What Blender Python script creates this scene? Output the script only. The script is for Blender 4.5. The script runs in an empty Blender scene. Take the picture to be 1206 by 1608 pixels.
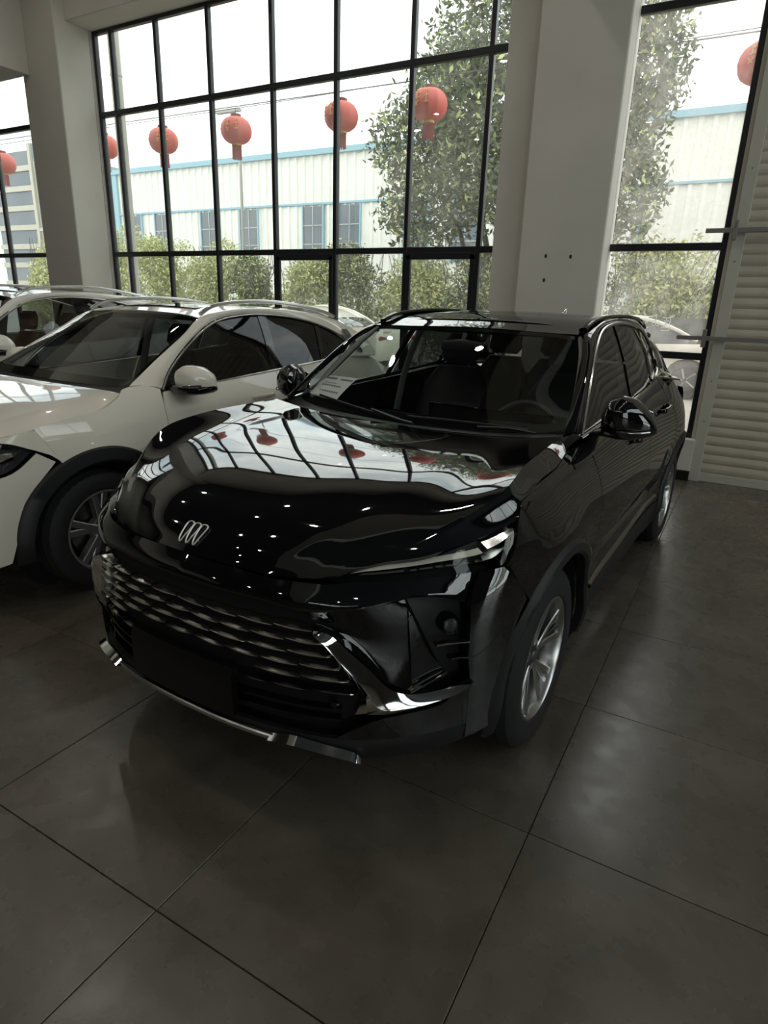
import bpy, bmesh, math, random
import numpy as np
from mathutils import Vector, Matrix

# ------------------------------------------------------------------ camera, sky, light, exposure
scene = bpy.context.scene
col = scene.collection
IMG_W, IMG_H = 1206, 1608
FOCAL_PX, CAM_H = 985.3, 1.63
PITCH, ROLL, YAW = (math.radians(v) for v in (18.207, 1.869, -29.092))
cam_data = bpy.data.cameras.new('camera')
cam_data.sensor_fit = 'VERTICAL'
cam_data.sensor_height = 24.0
cam_data.lens = FOCAL_PX / IMG_H * 24.0
cam_data.clip_start = 0.05
cam_data.clip_end = 500
cam = bpy.data.objects.new('camera', cam_data)
col.objects.link(cam)
_fw = Vector((math.sin(YAW)*math.cos(PITCH), math.cos(YAW)*math.cos(PITCH), -math.sin(PITCH)))
_rt = Vector((math.cos(YAW), -math.sin(YAW), 0))
_up = _rt.cross(_fw)
_r2 = math.cos(ROLL)*_rt + math.sin(ROLL)*_up
_u2 = -math.sin(ROLL)*_rt + math.cos(ROLL)*_up
cam.matrix_world = Matrix(((_r2.x, _u2.x, -_fw.x, 0), (_r2.y, _u2.y, -_fw.y, 0), (_r2.z, _u2.z, -_fw.z, CAM_H), (0, 0, 0, 1)))
scene.camera = cam

SKY_STRENGTH = 2.2
world = bpy.data.worlds.new('overcast_sky')
scene.world = world
world.use_nodes = True
wn, wl = world.node_tree.nodes, world.node_tree.links
wn.clear()
w_out = wn.new('ShaderNodeOutputWorld')
w_bg = wn.new('ShaderNodeBackground')
w_tc = wn.new('ShaderNodeTexCoord')
w_map = wn.new('ShaderNodeMapping')
w_map.inputs['Scale'].default_value = (1.0, 1.0, 2.6)
w_no = wn.new('ShaderNodeTexNoise')
w_no.inputs['Scale'].default_value = 2.3
w_no.inputs['Detail'].default_value = 6
w_no.inputs['Roughness'].default_value = 0.55
w_ramp = wn.new('ShaderNodeValToRGB')
w_ramp.color_ramp.elements[0].position = 0.36
w_ramp.color_ramp.elements[0].color = (0.44, 0.51, 0.56, 1)
w_ramp.color_ramp.elements[1].position = 0.60
w_ramp.color_ramp.elements[1].color = (1.0, 0.985, 0.945, 1)
wl.new(w_tc.outputs['Generated'], w_map.inputs['Vector'])
wl.new(w_map.outputs['Vector'], w_no.inputs['Vector'])
wl.new(w_no.outputs['Fac'], w_ramp.inputs['Fac'])
wl.new(w_ramp.outputs['Color'], w_bg.inputs['Color'])
w_bg.inputs['Strength'].default_value = SKY_STRENGTH
wl.new(w_bg.outputs['Background'], w_out.inputs['Surface'])

scene.view_settings.view_transform = 'Standard'
scene.view_settings.look = 'None'
scene.view_settings.exposure = 0.85
scene.view_settings.gamma = 1.0
scene.view_settings.use_curve_mapping = False
scene.cycles.use_denoising = True
scene.cycles.max_bounces = 10
scene.cycles.diffuse_bounces = 5
scene.cycles.glossy_bounces = 5
scene.cycles.transparent_max_bounces = 16
scene.cycles.transmission_bounces = 6
scene.cycles.sample_clamp_indirect = 6.0
scene.cycles.caustics_reflective = False
scene.cycles.caustics_refractive = False

def window_portal(name, x0, x1, z0, z1, y, face=-1):
    """sky-sampling portal filling one window opening (adds no light of its own)"""
    l = bpy.data.lights.new(name, 'AREA')
    l.shape = 'RECTANGLE'
    l.size = abs(x1 - x0); l.size_y = z1 - z0
    l.cycles.is_portal = True
    o = bpy.data.objects.new(name, l)
    col.objects.link(o)
    o.location = ((x0 + x1)/2, y, (z0 + z1)/2)
    o.rotation_euler = (math.radians(90)*(-1 if face < 0 else 1), 0, 0)
    return o

# ------------------------------------------------------------------ object helpers
def tag(o, label=None, category=None, group=None, kind=None):
    if label: o['label'] = label
    if category: o['category'] = category
    if group: o['group'] = group
    if kind: o['kind'] = kind
    return o
def empty(name, loc=(0, 0, 0), rz=0.0, parent=None):
    o = bpy.data.objects.new(name, None)
    o.empty_display_size = 0.1
    col.objects.link(o)
    o.location = loc
    o.rotation_euler = (0, 0, rz)
    if parent: o.parent = parent
    return o
def mesh_obj(name, verts, faces, mat, parent=None, smooth=True, sharp=38.0, loc=None):
    me = bpy.data.meshes.new(name)
    me.from_pydata([tuple(map(float, v)) for v in verts], [], [tuple(int(i) for i in f) for f in faces])
    me.update()
    if smooth:
        me.polygons.foreach_set('use_smooth', [True]*len(me.polygons))
        if sharp: me.set_sharp_from_angle(angle=math.radians(sharp))
    if mat is not None:
        me.materials.append(mat)
    o = bpy.data.objects.new(name, me)
    col.objects.link(o)
    if parent: o.parent = parent
    if loc is not None: o.location = loc
    return o
def share(name, src, parent=None, loc=(0, 0, 0), rot=(0, 0, 0), scale=(1, 1, 1)):
    """another object using the same mesh data"""
    o = bpy.data.objects.new(name, src.data)
    col.objects.link(o)
    if parent: o.parent = parent
    o.location = loc; o.rotation_euler = rot; o.scale = scale
    return o
class MB:
    """collects shapes into one mesh"""
    def __init__(self): self.v = []; self.f = []
    def add(self, v, f):
        b = len(self.v)
        self.v += [tuple(map(float, p)) for p in v]
        self.f += [tuple(int(i) + b for i in q) for q in f]
        return self
    def box(self, x0, x1, y0, y1, z0, z1, bev=0.0):
        if bev <= 0:
            v = [(x, y, z) for x in (x0, x1) for y in (y0, y1) for z in (z0, z1)]
            return self.add(v, [(0,1,3,2),(4,6,7,5),(0,4,5,1),(2,3,7,6),(0,2,6,4),(1,5,7,3)])
        b = min(bev, abs(x1-x0)/2.01, abs(y1-y0)/2.01, abs(z1-z0)/2.01)
        xs, ys, zs = (x0, x1), (y0, y1), (z0, z1)
        v = []
        idx = {}
        for i in (0, 1):
            for j in (0, 1):
                for k in (0, 1):
                    sx, sy, sz = (1 if i == 0 else -1), (1 if j == 0 else -1), (1 if k == 0 else -1)
                    X, Y, Z = xs[i], ys[j], zs[k]
                    idx[i,j,k,0] = len(v); v.append((X, Y + sy*b, Z + sz*b))
                    idx[i,j,k,1] = len(v); v.append((X + sx*b, Y, Z + sz*b))
                    idx[i,j,k,2] = len(v); v.append((X + sx*b, Y + sy*b, Z))
        f = []
        def q(*c): f.append(tuple(idx[t] for t in c))
        q((0,0,0,0),(0,0,1,0),(0,1,1,0),(0,1,0,0)); q((1,0,0,0),(1,1,0,0),(1,1,1,0),(1,0,1,0))
        q((0,0,0,1),(1,0,0,1),(1,0,1,1),(0,0,1,1)); q((0,1,0,1),(0,1,1,1),(1,1,1,1),(1,1,0,1))
        q((0,0,0,2),(0,1,0,2),(1,1,0,2),(1,0,0,2)); q((0,0,1,2),(1,0,1,2),(1,1,1,2),(0,1,1,2))
        for i in (0,1):
            for j in (0,1):
                q((i,j,0,0),(i,j,0,1),(i,j,1,1),(i,j,1,0))
            for k in (0,1):
                q((i,0,k,0),(i,0,k,2),(i,1,k,2),(i,1,k,0))
        for j in (0,1):
            for k in (0,1):
                q((0,j,k,1),(0,j,k,2),(1,j,k,2),(1,j,k,1))
        for i in (0,1):
            for j in (0,1):
                for k in (0,1):
                    f.append((idx[i,j,k,0], idx[i,j,k,1], idx[i,j,k,2]))
        return self.add(v, f)
    def lathe(self, prof, n=32, axis='z', c=(0, 0, 0), a0=0.0, a1=2*math.pi):
        """prof: (radius, height) pairs"""
        full = abs(a1 - a0 - 2*math.pi) < 1e-6
        m = n if full else n + 1
        v = []
        for i in range(m):
            a = a0 + (a1 - a0)*i/n
            for r, h in prof:
                p = (r*math.cos(a), r*math.sin(a), h)
                if axis == 'x': p = (p[2], p[0], p[1])
                elif axis == 'y': p = (p[1], p[2], p[0])
                v.append((p[0]+c[0], p[1]+c[1], p[2]+c[2]))
        k = len(prof); f = []
        for i in range(n):
            j = (i+1) % m
            for s in range(k-1):
                f.append((i*k+s, j*k+s, j*k+s+1, i*k+s+1))
        return self.add(v, f)
    def tube(self, path, r, n=8, closed=False, caps=True, flat=1.0, up=None):
        """round (or flattened) bar along a path; r may be a list"""
        P = np.asarray(path, float); m = len(P)
        R = np.full(m, r, float) if np.isscalar(r) else np.asarray(r, float)
        T = np.gradient(P, axis=0) if not closed else (np.roll(P, -1, 0) - np.roll(P, 1, 0))
        T /= np.linalg.norm(T, axis=1)[:, None] + 1e-12
        ref = np.array(up if up is not None else ((0, 0, 1) if abs(T[0][2]) < .9 else (1, 0, 0)), float)
        v = []
        N = ref - T[0]*(ref@T[0]); N /= np.linalg.norm(N)
        for i in range(m):
            if up is not None: N = np.array(up, float)
            N = N - T[i]*(N@T[i]); N /= np.linalg.norm(N) + 1e-12
            B = np.cross(T[i], N)
            for k in range(n):
                a = 2*math.pi*(k+.5)/n
                v.append(P[i] + R[i]*(math.cos(a)*N*flat + math.sin(a)*B))
        f = []
        for i in range(m if closed else m-1):
            j = (i+1) % m
            for k in range(n):
                l = (k+1) % n
                f.append((i*n+k, i*n+l, j*n+l, j*n+k))
        if caps and not closed:
            f.append(tuple(range(n))[::-1]); f.append(tuple((m-1)*n + k for k in range(n)))
        return self.add(v, f)
    def grid(self, P, close_u=False):
        P = np.asarray(P, float); m, n = P.shape[:2]
        f = [(i*n+j, i*n+j+1, ((i+1) % m)*n+j+1, ((i+1) % m)*n+j) for i in range(m if close_u else m-1) for j in range(n-1)]
        return self.add(P.reshape(-1, 3), f)
    def prism(self, poly, d0, d1, axis='y'):
        """flat outline given thickness; poly in the two other axes"""
        n = len(poly)
        def p(a, b, d):
            return {'x': (d, a, b), 'y': (a, d, b), 'z': (a, b, d)}[axis]
        v = [p(a, b, d0) for a, b in poly] + [p(a, b, d1) for a, b in poly]
        f = [tuple(range(n))[::-1], tuple(range(n, 2*n))] + [(i, (i+1) % n, n+(i+1) % n, n+i) for i in range(n)]
        return self.add(v, f)
    def obj(self, name, mat, parent=None, smooth=True, sharp=38.0, loc=None):
        return mesh_obj(name, self.v, self.f, mat, parent, smooth, sharp, loc)
def fix_normals(o):
    bm = bmesh.new(); bm.from_mesh(o.data)
    bmesh.ops.recalc_face_normals(bm, faces=bm.faces)
    bm.to_mesh(o.data); bm.free()
    return o
def quick_box(name, x0, x1, y0, y1, z0, z1, mat, parent=None, bev=0.0):
    return MB().box(x0, x1, y0, y1, z0, z1, bev).obj(name, mat, parent, smooth=False)

# ------------------------------------------------------------------ materials
def new_mat(name):
    m = bpy.data.materials.new(name); m.use_nodes = True
    nt = m.node_tree; nt.nodes.clear()
    out = nt.nodes.new('ShaderNodeOutputMaterial')
    return m, nt, out
def principled(name, color, rough=0.5, metal=0.0, ior=1.45, coat=0.0, coat_rough=0.03, spec=None, emit=None, emit_strength=0.0,
               noise=None, noise_scale=6.0, noise_detail=4.0, bump=0.0, bump_scale=60.0, rough_noise=0.0, alpha=1.0, sheen=0.0, subsurface=0.0):
    m, nt, out = new_mat(name)
    b = nt.nodes.new('ShaderNodeBsdfPrincipled')
    nt.links.new(b.outputs['BSDF'], out.inputs['Surface'])
    b.inputs['Base Color'].default_value = (*color, 1)
    b.inputs['Roughness'].default_value = rough
    b.inputs['Metallic'].default_value = metal
    b.inputs['IOR'].default_value = ior
    b.inputs['Coat Weight'].default_value = coat
    b.inputs['Coat Roughness'].default_value = coat_rough
    if spec is not None: b.inputs['Specular IOR Level'].default_value = spec
    if emit: 
        b.inputs['Emission Color'].default_value = (*emit, 1); b.inputs['Emission Strength'].default_value = emit_strength
    tc = None
    if noise or bump or rough_noise:
        tc = nt.nodes.new('ShaderNodeTexCoord')
    if noise:
        n = nt.nodes.new('ShaderNodeTexNoise'); n.inputs['Scale'].default_value = noise_scale; n.inputs['Detail'].default_value = noise_detail
        nt.links.new(tc.outputs['Object'], n.inputs['Vector'])
        r = nt.nodes.new('ShaderNodeValToRGB')
        r.color_ramp.elements[0].position = .32; r.color_ramp.elements[1].position = .68
        r.color_ramp.elements[0].color = (*noise, 1); r.color_ramp.elements[1].color = (*color, 1)
        nt.links.new(n.outputs['Fac'], r.inputs['Fac']); nt.links.new(r.outputs['Color'], b.inputs['Base Color'])
    if rough_noise:
        n = nt.nodes.new('ShaderNodeTexNoise'); n.inputs['Scale'].default_value = noise_scale*1.7; n.inputs['Detail'].default_value = 3
        nt.links.new(tc.outputs['Object'], n.inputs['Vector'])
        mr = nt.nodes.new('ShaderNodeMapRange')
        mr.inputs['From Min'].default_value = .3; mr.inputs['From Max'].default_value = .7
        mr.inputs['To Min'].default_value = rough - rough_noise; mr.inputs['To Max'].default_value = rough + rough_noise
        nt.links.new(n.outputs['Fac'], mr.inputs['Value']); nt.links.new(mr.outputs['Result'], b.inputs['Roughness'])
    if bump:
        n = nt.nodes.new('ShaderNodeTexNoise'); n.inputs['Scale'].default_value = bump_scale; n.inputs['Detail'].default_value = 4
        nt.links.new(tc.outputs['Object'], n.inputs['Vector'])
        bp = nt.nodes.new('ShaderNodeBump'); bp.inputs['Strength'].default_value = bump; bp.inputs['Distance'].default_value = 0.01
        nt.links.new(n.outputs['Fac'], bp.inputs['Height']); nt.links.new(bp.outputs['Normal'], b.inputs['Normal'])
    return m
def pane_glass(name, tint=(0.9, 0.93, 0.92), ior=1.5, dirt=0.0, dirt_col=(0.8, 0.78, 0.72), dirt_scale=3.0, rough=0.0, boost=1.0):
    """thin sheet of glass: tinted see-through, Fresnel reflection, some grime"""
    m, nt, out = new_mat(name)
    tr = nt.nodes.new('ShaderNodeBsdfTransparent'); tr.inputs['Color'].default_value = (*tint, 1)
    gl = nt.nodes.new('ShaderNodeBsdfGlossy'); gl.inputs['Roughness'].default_value = rough; gl.inputs['Color'].default_value = (boost, boost, boost, 1)
    fr = nt.nodes.new('ShaderNodeFresnel')
    ge = nt.nodes.new('ShaderNodeNewGeometry'); mi = nt.nodes.new('ShaderNodeMix')     # same reflection from either face of the sheet
    mi.inputs[2].default_value = ior; mi.inputs[3].default_value = 1/ior
    nt.links.new(ge.outputs['Backfacing'], mi.inputs[0]); nt.links.new(mi.outputs[0], fr.inputs['IOR'])
    mx = nt.nodes.new('ShaderNodeMixShader')
    nt.links.new(fr.outputs['Fac'], mx.inputs['Fac']); nt.links.new(tr.outputs['BSDF'], mx.inputs[1]); nt.links.new(gl.outputs['BSDF'], mx.inputs[2])
    last = mx
    if dirt > 0:
        tc = nt.nodes.new('ShaderNodeTexCoord')
        n = nt.nodes.new('ShaderNodeTexNoise'); n.inputs['Scale'].default_value = dirt_scale; n.inputs['Detail'].default_value = 7; n.inputs['Roughness'].default_value = .65
        nt.links.new(tc.outputs['Object'], n.inputs['Vector'])
        mr = nt.nodes.new('ShaderNodeMapRange'); mr.inputs['From Min'].default_value = .40; mr.inputs['From Max'].default_value = .80
        mr.inputs['To Min'].default_value = dirt*.25; mr.inputs['To Max'].default_value = dirt
        nt.links.new(n.outputs['Fac'], mr.inputs['Value'])
        df = nt.nodes.new('ShaderNodeBsdfTranslucent'); df.inputs['Color'].default_value = (*dirt_col, 1)
        m2 = nt.nodes.new('ShaderNodeMixShader')
        nt.links.new(mr.outputs['Result'], m2.inputs['Fac']); nt.links.new(mx.outputs['Shader'], m2.inputs[1]); nt.links.new(df.outputs['BSDF'], m2.inputs[2])
        last = m2
    nt.links.new(last.outputs['Shader'], out.inputs['Surface'])
    return m
def tile_mat():
    m, nt, out = new_mat('cement_tile')
    b = nt.nodes.new('ShaderNodeBsdfPrincipled'); nt.links.new(b.outputs['BSDF'], out.inputs['Surface'])
    tc = nt.nodes.new('ShaderNodeTexCoord'); oi = nt.nodes.new('ShaderNodeObjectInfo')
    ad = nt.nodes.new('ShaderNodeVectorMath'); ad.operation = 'MULTIPLY_ADD'
    cm = nt.nodes.new('ShaderNodeCombineXYZ')
    nt.links.new(oi.outputs['Random'], cm.inputs[0]); nt.links.new(oi.outputs['Random'], cm.inputs[1])
    ad.inputs[1].default_value = (37, 91, 0)
    nt.links.new(cm.outputs[0], ad.inputs[0]); nt.links.new(tc.outputs['Object'], ad.inputs[2])
    n1 = nt.nodes.new('ShaderNodeTexNoise'); n1.inputs['Scale'].default_value = 2.4; n1.inputs['Detail'].default_value = 7; n1.inputs['Roughness'].default_value = .6; n1.inputs['Distortion'].default_value = .6
    nt.links.new(ad.outputs['Vector'], n1.inputs['Vector'])
    rp = nt.nodes.new('ShaderNodeValToRGB')
    e = rp.color_ramp.elements
    e[0].position = .28; e[0].color = (.078, .067, .050, 1); e[1].position = .75; e[1].color = (.155, .134, .104, 1)
    e2 = e.new(.5); e2.color = (.110, .095, .073, 1)
    nt.links.new(n1.outputs['Fac'], rp.inputs['Fac']); nt.links.new(rp.outputs['Color'], b.inputs['Base Color'])
    n2 = nt.nodes.new('ShaderNodeTexNoise'); n2.inputs['Scale'].default_value = 9; n2.inputs['Detail'].default_value = 6
    nt.links.new(ad.outputs['Vector'], n2.inputs['Vector'])
    mr = nt.nodes.new('ShaderNodeMapRange'); mr.inputs['From Min'].default_value = .3; mr.inputs['From Max'].default_value = .7
    mr.inputs['To Min'].default_value = .22; mr.inputs['To Max'].default_value = .34
    nt.links.new(n2.outputs['Fac'], mr.inputs['Value']); nt.links.new(mr.outputs['Result'], b.inputs['Roughness'])
    b.inputs['IOR'].default_value = 1.7
    return m
M = {}
M['tile'] = tile_mat()
M['grout'] = principled('grout', (.03, .028, .025), .9)
M['white_wall'] = principled('white_wall_paint', (.68, .65, .585), .75, noise=(.62, .595, .53), noise_scale=1.3, bump=.05, bump_scale=30)
M['ceiling'] = principled('dark_ceiling_paint', (.06, .062, .068), .85)
M['black_frame'] = principled('black_aluminium', (.012, .013, .016), .35, ior=1.5)
M['grey_metal'] = principled('grey_metal', (.28, .27, .25), .45, metal=.6)
M['shutter'] = principled('shutter_slat', (.56, .51, .42), .6, noise=(.50, .455, .375), noise_scale=3)
M['jamb'] = principled('jamb_paint', (.54, .52, .45), .5)
M['skirting'] = principled('black_skirting', (.01, .01, .011), .3)
M['window_glass'] = pane_glass('window_glass', (.90, .93, .92), dirt=.10, dirt_scale=2.2)
M['grimy_glass'] = pane_glass('grimy_window_glass', (.92, .93, .92), dirt=.27, dirt_col=(.88, .85, .80), dirt_scale=3.4)
M['hole'] = principled('dark_hole', (.02, .018, .016), .9)
M['lamp_glow'] = principled('downlight_glow', (1, 1, 1), .5, emit=(1, .95, .86), emit_strength=95)
M['wall_dark'] = principled('showroom_wall', (.055, .053, .05), .7)
# ------------------------------------------------------------------ the showroom
WY = 7.15                     # inner face of the window wall
RX0, RX1, RY0, CEIL = -16.2, 5.0, -9.5, 6.4
T = 0.8165                    # tile pitch
TX0, TY0 = -0.348, 1.676      # one grid crossing
floor_o = quick_box('floor', RX0, RX1, RY0, WY + .35, -.12, -.006, M['grout'])
tag(floor_o, 'dark grey cement-look tiled showroom floor', 'floor', kind='structure')
_t = MB().box(0, T - .0035, 0, T - .0035, -.010, 0, .0012)
tile0 = None
ix0, ix1 = math.floor((-11.0 - TX0)/T), math.ceil((3.2 - TX0)/T)
iy0, iy1 = math.floor((-.4 - TY0)/T), math.ceil((WY - TY0)/T)
rng = random.Random(5)
for i in range(ix0, ix1):
    for j in range(iy0, iy1):
        x, y = TX0 + i*T, TY0 + j*T
        if y > WY + .2: continue
        dz = rng.uniform(-.0006, .0006)
        if tile0 is None:
            tile0 = _t.obj('tile', M['tile'], floor_o, smooth=False); tile0.location = (x, y, dz)
        else:
            share('tile', tile0, floor_o, (x, y, dz))
# the floor outside the camera's view, plain
far = MB()
for a in ((RX0, TX0 + ix0*T, RY0, WY), (TX0 + ix1*T, RX1, RY0, WY), (TX0 + ix0*T, TX0 + ix1*T, RY0, TY0 + iy0*T)):
    far.box(a[0], a[1], a[2], a[3], -.006, 0)
tag(far.obj('tile_field', M['tile'], floor_o, smooth=False), kind='stuff')

def wall_piece(mb, x0, x1, z0, z1, y0=WY, y1=WY + .14):
    mb.box(x0, x1, y0, y1, z0, z1)
wb = MB()
W1 = (-15.2, -10.62); W2 = (-9.085, -2.66); W3 = (-1.452, -.375)     # window openings along the wall
Z0, ZT1 = .48, 5.25
wall_piece(wb, RX0, W1[0], 0, CEIL)
wall_piece(wb, W1[0], W1[1], 0, Z0); wall_piece(wb, W1[0], W1[1], ZT1, CEIL)
wall_piece(wb, W1[1], W2[0], 0, CEIL)
wall_piece(wb, W2[0], W2[1], 0, Z0); wall_piece(wb, W2[0], W2[1], ZT1, CEIL)
wall_piece(wb, W2[1], W3[0], 0, CEIL)
wall_piece(wb, W3[0], W3[1], 0, .42); wall_piece(wb, W3[0], W3[1], ZT1, CEIL)
wall_piece(wb, W3[1], -.18, 0, CEIL)
wall_piece(wb, -.18, 3.4, 4.6, CEIL); wall_piece(wb, 3.4, RX1, 0, CEIL)
wall_back = wb.obj('wall_back', M['white_wall'], smooth=False)
tag(wall_back, 'white painted wall around the tall showroom windows', 'wall', kind='structure')
cb = MB().box(-9.91, -9.09, 6.60, WY, 0, CEIL, .012).obj('column', M['white_wall'], smooth=False)
tag(cb, 'white square column left of the large window, behind the white cars', 'column', kind='structure')
cb = MB().box(-2.30, -1.452, 6.872, WY, 0, CEIL, .012).obj('column', M['white_wall'], smooth=False)
tag(cb, 'white square column with small drill holes between the windows', 'column', kind='structure')
for x, z in ((-2.015, 2.166), (-1.76, 2.158), (-2.009, 1.932)):
    h = MB().lathe([(.0, -.001), (.013, -.001), (.017, .0), (.013, .003), (0, .003)], 10, 'y').obj('drill_hole', M['hole'], cb, loc=(x, 6.8715, z))
    h.scale = (.8, 1, 1.25)
st = MB().box(-2.66, -2.30, 7.02, WY, 0, CEIL, .01).obj('trim_1', M['white_wall'], smooth=False)
tag(st, 'narrow white wall return beside the drilled column', 'wall', kind='structure')
# beam above the windows and a bulkhead running out from the left column
bm_ = MB().box(-9.09, -2.30, 6.78, WY + .1, 5.24, CEIL, .01).obj('beam', M['white_wall'], smooth=False)
tag(bm_, 'white beam over the large window', 'beam', kind='structure')
bm_ = MB().box(-1.452, 5.0, 6.9, WY + .02, 5.26, CEIL, .01).obj('beam', M['white_wall'], smooth=False)
tag(bm_, 'white beam over the narrow window and shutter', 'beam', kind='structure')
bm_ = MB().box(-2.32, -1.43, RY0, 6.872, 4.95, CEIL, .01).obj('beam', M['white_wall'], smooth=False)
tag(bm_, 'white beam running out from the drilled column', 'beam', kind='structure')
bm_ = MB().box(-10.55, -9.75, RY0, 6.60, 4.62, CEIL, .01).obj('beam', M['white_wall'], smooth=False)
tag(bm_, 'white bulkhead running out from the left column', 'beam', kind='structure')
# sill and skirting under the narrow window
sl = MB().box(-1.452, -.33, WY - .10, WY + .02, .10, .425, .006).obj('trim_2', M['white_wall'], smooth=False)
tag(sl, 'white low sill wall under the narrow window', 'sill', kind='structure')
sk = MB().box(-1.45, -.33, WY - .115, WY, 0, .10, .003).obj('baseboard_back', M['skirting'], smooth=False)
tag(sk, 'black skirting under the narrow window', 'skirting', kind='structure')

def window(n, label, x0, x1, zs, ms, glass, bar=.055, depth=.07, vis=None, tall_low=()):
    """black aluminium window: outer frame, mullions, transoms, one pane in every field"""
    w = empty('window_%d' % n, ((x0 + x1)/2, WY + .04, zs[0]))
    tag(w, label, 'window', kind='structure')
    ox, oy, oz = w.location
    def bar_(name, a0, a1, z0, z1, d0=0.0, dd=depth):
        return MB().box(a0 - ox, a1 - ox, d0, d0 + dd, z0 - oz, z1 - oz, .005).obj(name, M['black_frame'], w, smooth=False)
    xs = [x0] + list(ms) + [x1]
    if n != 3: bar_('frame_stile', x0, x0 + bar, zs[0], zs[-1])
    bar_('frame_stile', x1 - bar, x1, zs[0], zs[-1])
    for k, m_ in enumerate(ms):
        bar_('mullion', m_ - bar/2, m_ + bar/2, zs[0], zs[-1], -.004)
    for k, z in enumerate(zs):
        h = bar*1.25 if k not in (0, len(zs)-1) else bar
        z0_ = z - h/2 if 0 < k < len(zs)-1 else (z if k == 0 else z - h)
        bar_('transom', x0, x1, z0_, z0_ + h, -.002)
    for i in range(len(xs) - 1):
        for k in range(len(zs) - 1):
            a, b = xs[i] + bar*.4, xs[i+1] - bar*.4
            MB().box(a - ox, b - ox, .030, .036, zs[k] + bar*.4 - oz, zs[k+1] - bar*.4 - oz).obj('pane', glass, w, smooth=False)
            if k == tall_low[0] and i in tall_low[1] if tall_low else False:
                for u0, u1, v0, v1 in ((a, b, zs[k+1] - bar*1.9, zs[k+1] - bar*.5), (a, a + bar*1.1, zs[k], zs[k+1] - bar), (b - bar*1.1, b, zs[k], zs[k+1] - bar), (a, b, zs[k] + bar*.5, zs[k] + bar*1.6)):
                    bar_('sash_bar', u0, u1, v0, v1, -.012, .04)
    return w
window(1, 'tall black-framed window beyond the left column', W1[0], W1[1], [Z0, 2.272, 4.20, 5.25], [-14.7, -13.72, -12.75, -11.82], M['window_glass'])
window(2, 'large black-framed grid window behind the cars', W2[0], W2[1], [Z0, 2.267, 4.19, 5.25],
       [-8.70, -7.81, -6.85, -5.81, -4.85, -3.83, -2.90], M['window_glass'], tall_low=(0, (4, 6)))
window(3, 'narrow grimy window between drilled column and shutter', W3[0], W3[1], [.42, 1.24, 2.265, 4.30, 5.25], [], M['grimy_glass'])
for a, b, c in ((W1[0], W1[1], .4), (W2[0], W2[1], .4), (W3[0], W3[1], .4)):
    window_portal('sky_portal', a, b, Z0, ZT1, WY + .20)

# roller shutter
sh = empty('roller_shutter', (1.5, WY - .02, 0))
tag(sh, 'beige roller shutter of ribbed horizontal slats beside the narrow window', 'shutter')
SX0, SX1 = -.24, 3.3
pitch = .0950
prof = [(0, 0), (-.004, .007), (-.013, .026), (-.016, .048), (-.011, .070), (-.004, .088), (.002, .0985)]
v = []; f = []
for x in (SX0 - 1.5, SX1 - 1.5):
    for d, z in prof: v.append((x, d, z))
n = len(prof)
for k in range(n - 1): f.append((k, k+1, n+k+1, n+k))
f.append(tuple(range(n))[::-1]); f.append(tuple(range(n, 2*n)))
f.append((0, n, 2*n-1, n-1))
slat0 = mesh_obj('slat', v, f, M['shutter'], sh, smooth=False); slat0.location = (0, .02, .09)
for k in range(1, 48):
    share('slat', slat0, sh, (0, .02, .09 + k*pitch))
MB().box(SX0 - 1.5, SX1 - 1.5, -.012, .03, .0, .088, .004).obj('bottom_rail', M['jamb'], sh, smooth=False)
MB().box(-.335 - 1.5, -.235 - 1.5, -.055, .02, 0, 5.0, .004).obj('guide_rail', M['jamb'], sh, smooth=False)
MB().box(SX1 - 1.5, SX1 + .1 - 1.5, -.055, .02, 0, 5.0, .004).obj('guide_rail', M['jamb'], sh, smooth=False)
for z in (.62, 1.02, 2.12, 2.9):
    MB().lathe([(0, -.006), (.006, -.005), (.008, 0)], 8, 'y').obj('screw', M['grey_metal'], sh, loc=(-.285 - 1.5, -.055, z))
def lock_bar(z, xl, lab):
    r = empty('shutter_locking_bar', (xl, WY - .125, z)); tag(r, lab, 'bar', 'locking bars across the shutter')
    MB().box(0, 3.6, -.012, .012, -.020, .020, .003).obj('rail', M['grey_metal'], r, smooth=False)
    MB().box(.225, .262, -.022, .028, -.085, .085, .004).obj('bracket', M['grey_metal'], r, smooth=False)
    MB().lathe([(0, -.03), (.008, -.028), (.010, -.02)], 6, 'y').obj('bolt', M['grey_metal'], r, loc=(.243, 0, .03))
    MB().lathe([(0, -.02), (.006, -.018), (.008, -.01)], 6, 'y').obj('bolt', M['grey_metal'], r, loc=(.80, 0, -.006))
MB().box(SX0 - 1.5, SX1 - 1.5, .034, .044, .02, 4.9).obj('daylight_blocker', M['shutter'], sh, smooth=False)  # unseen sheet added behind the slats to block daylight through the gaps
lock_bar(2.385, -.57, 'upper grey locking bar across the roller shutter')
lock_bar(1.424, -.665, 'lower grey locking bar across the roller shutter')

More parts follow.
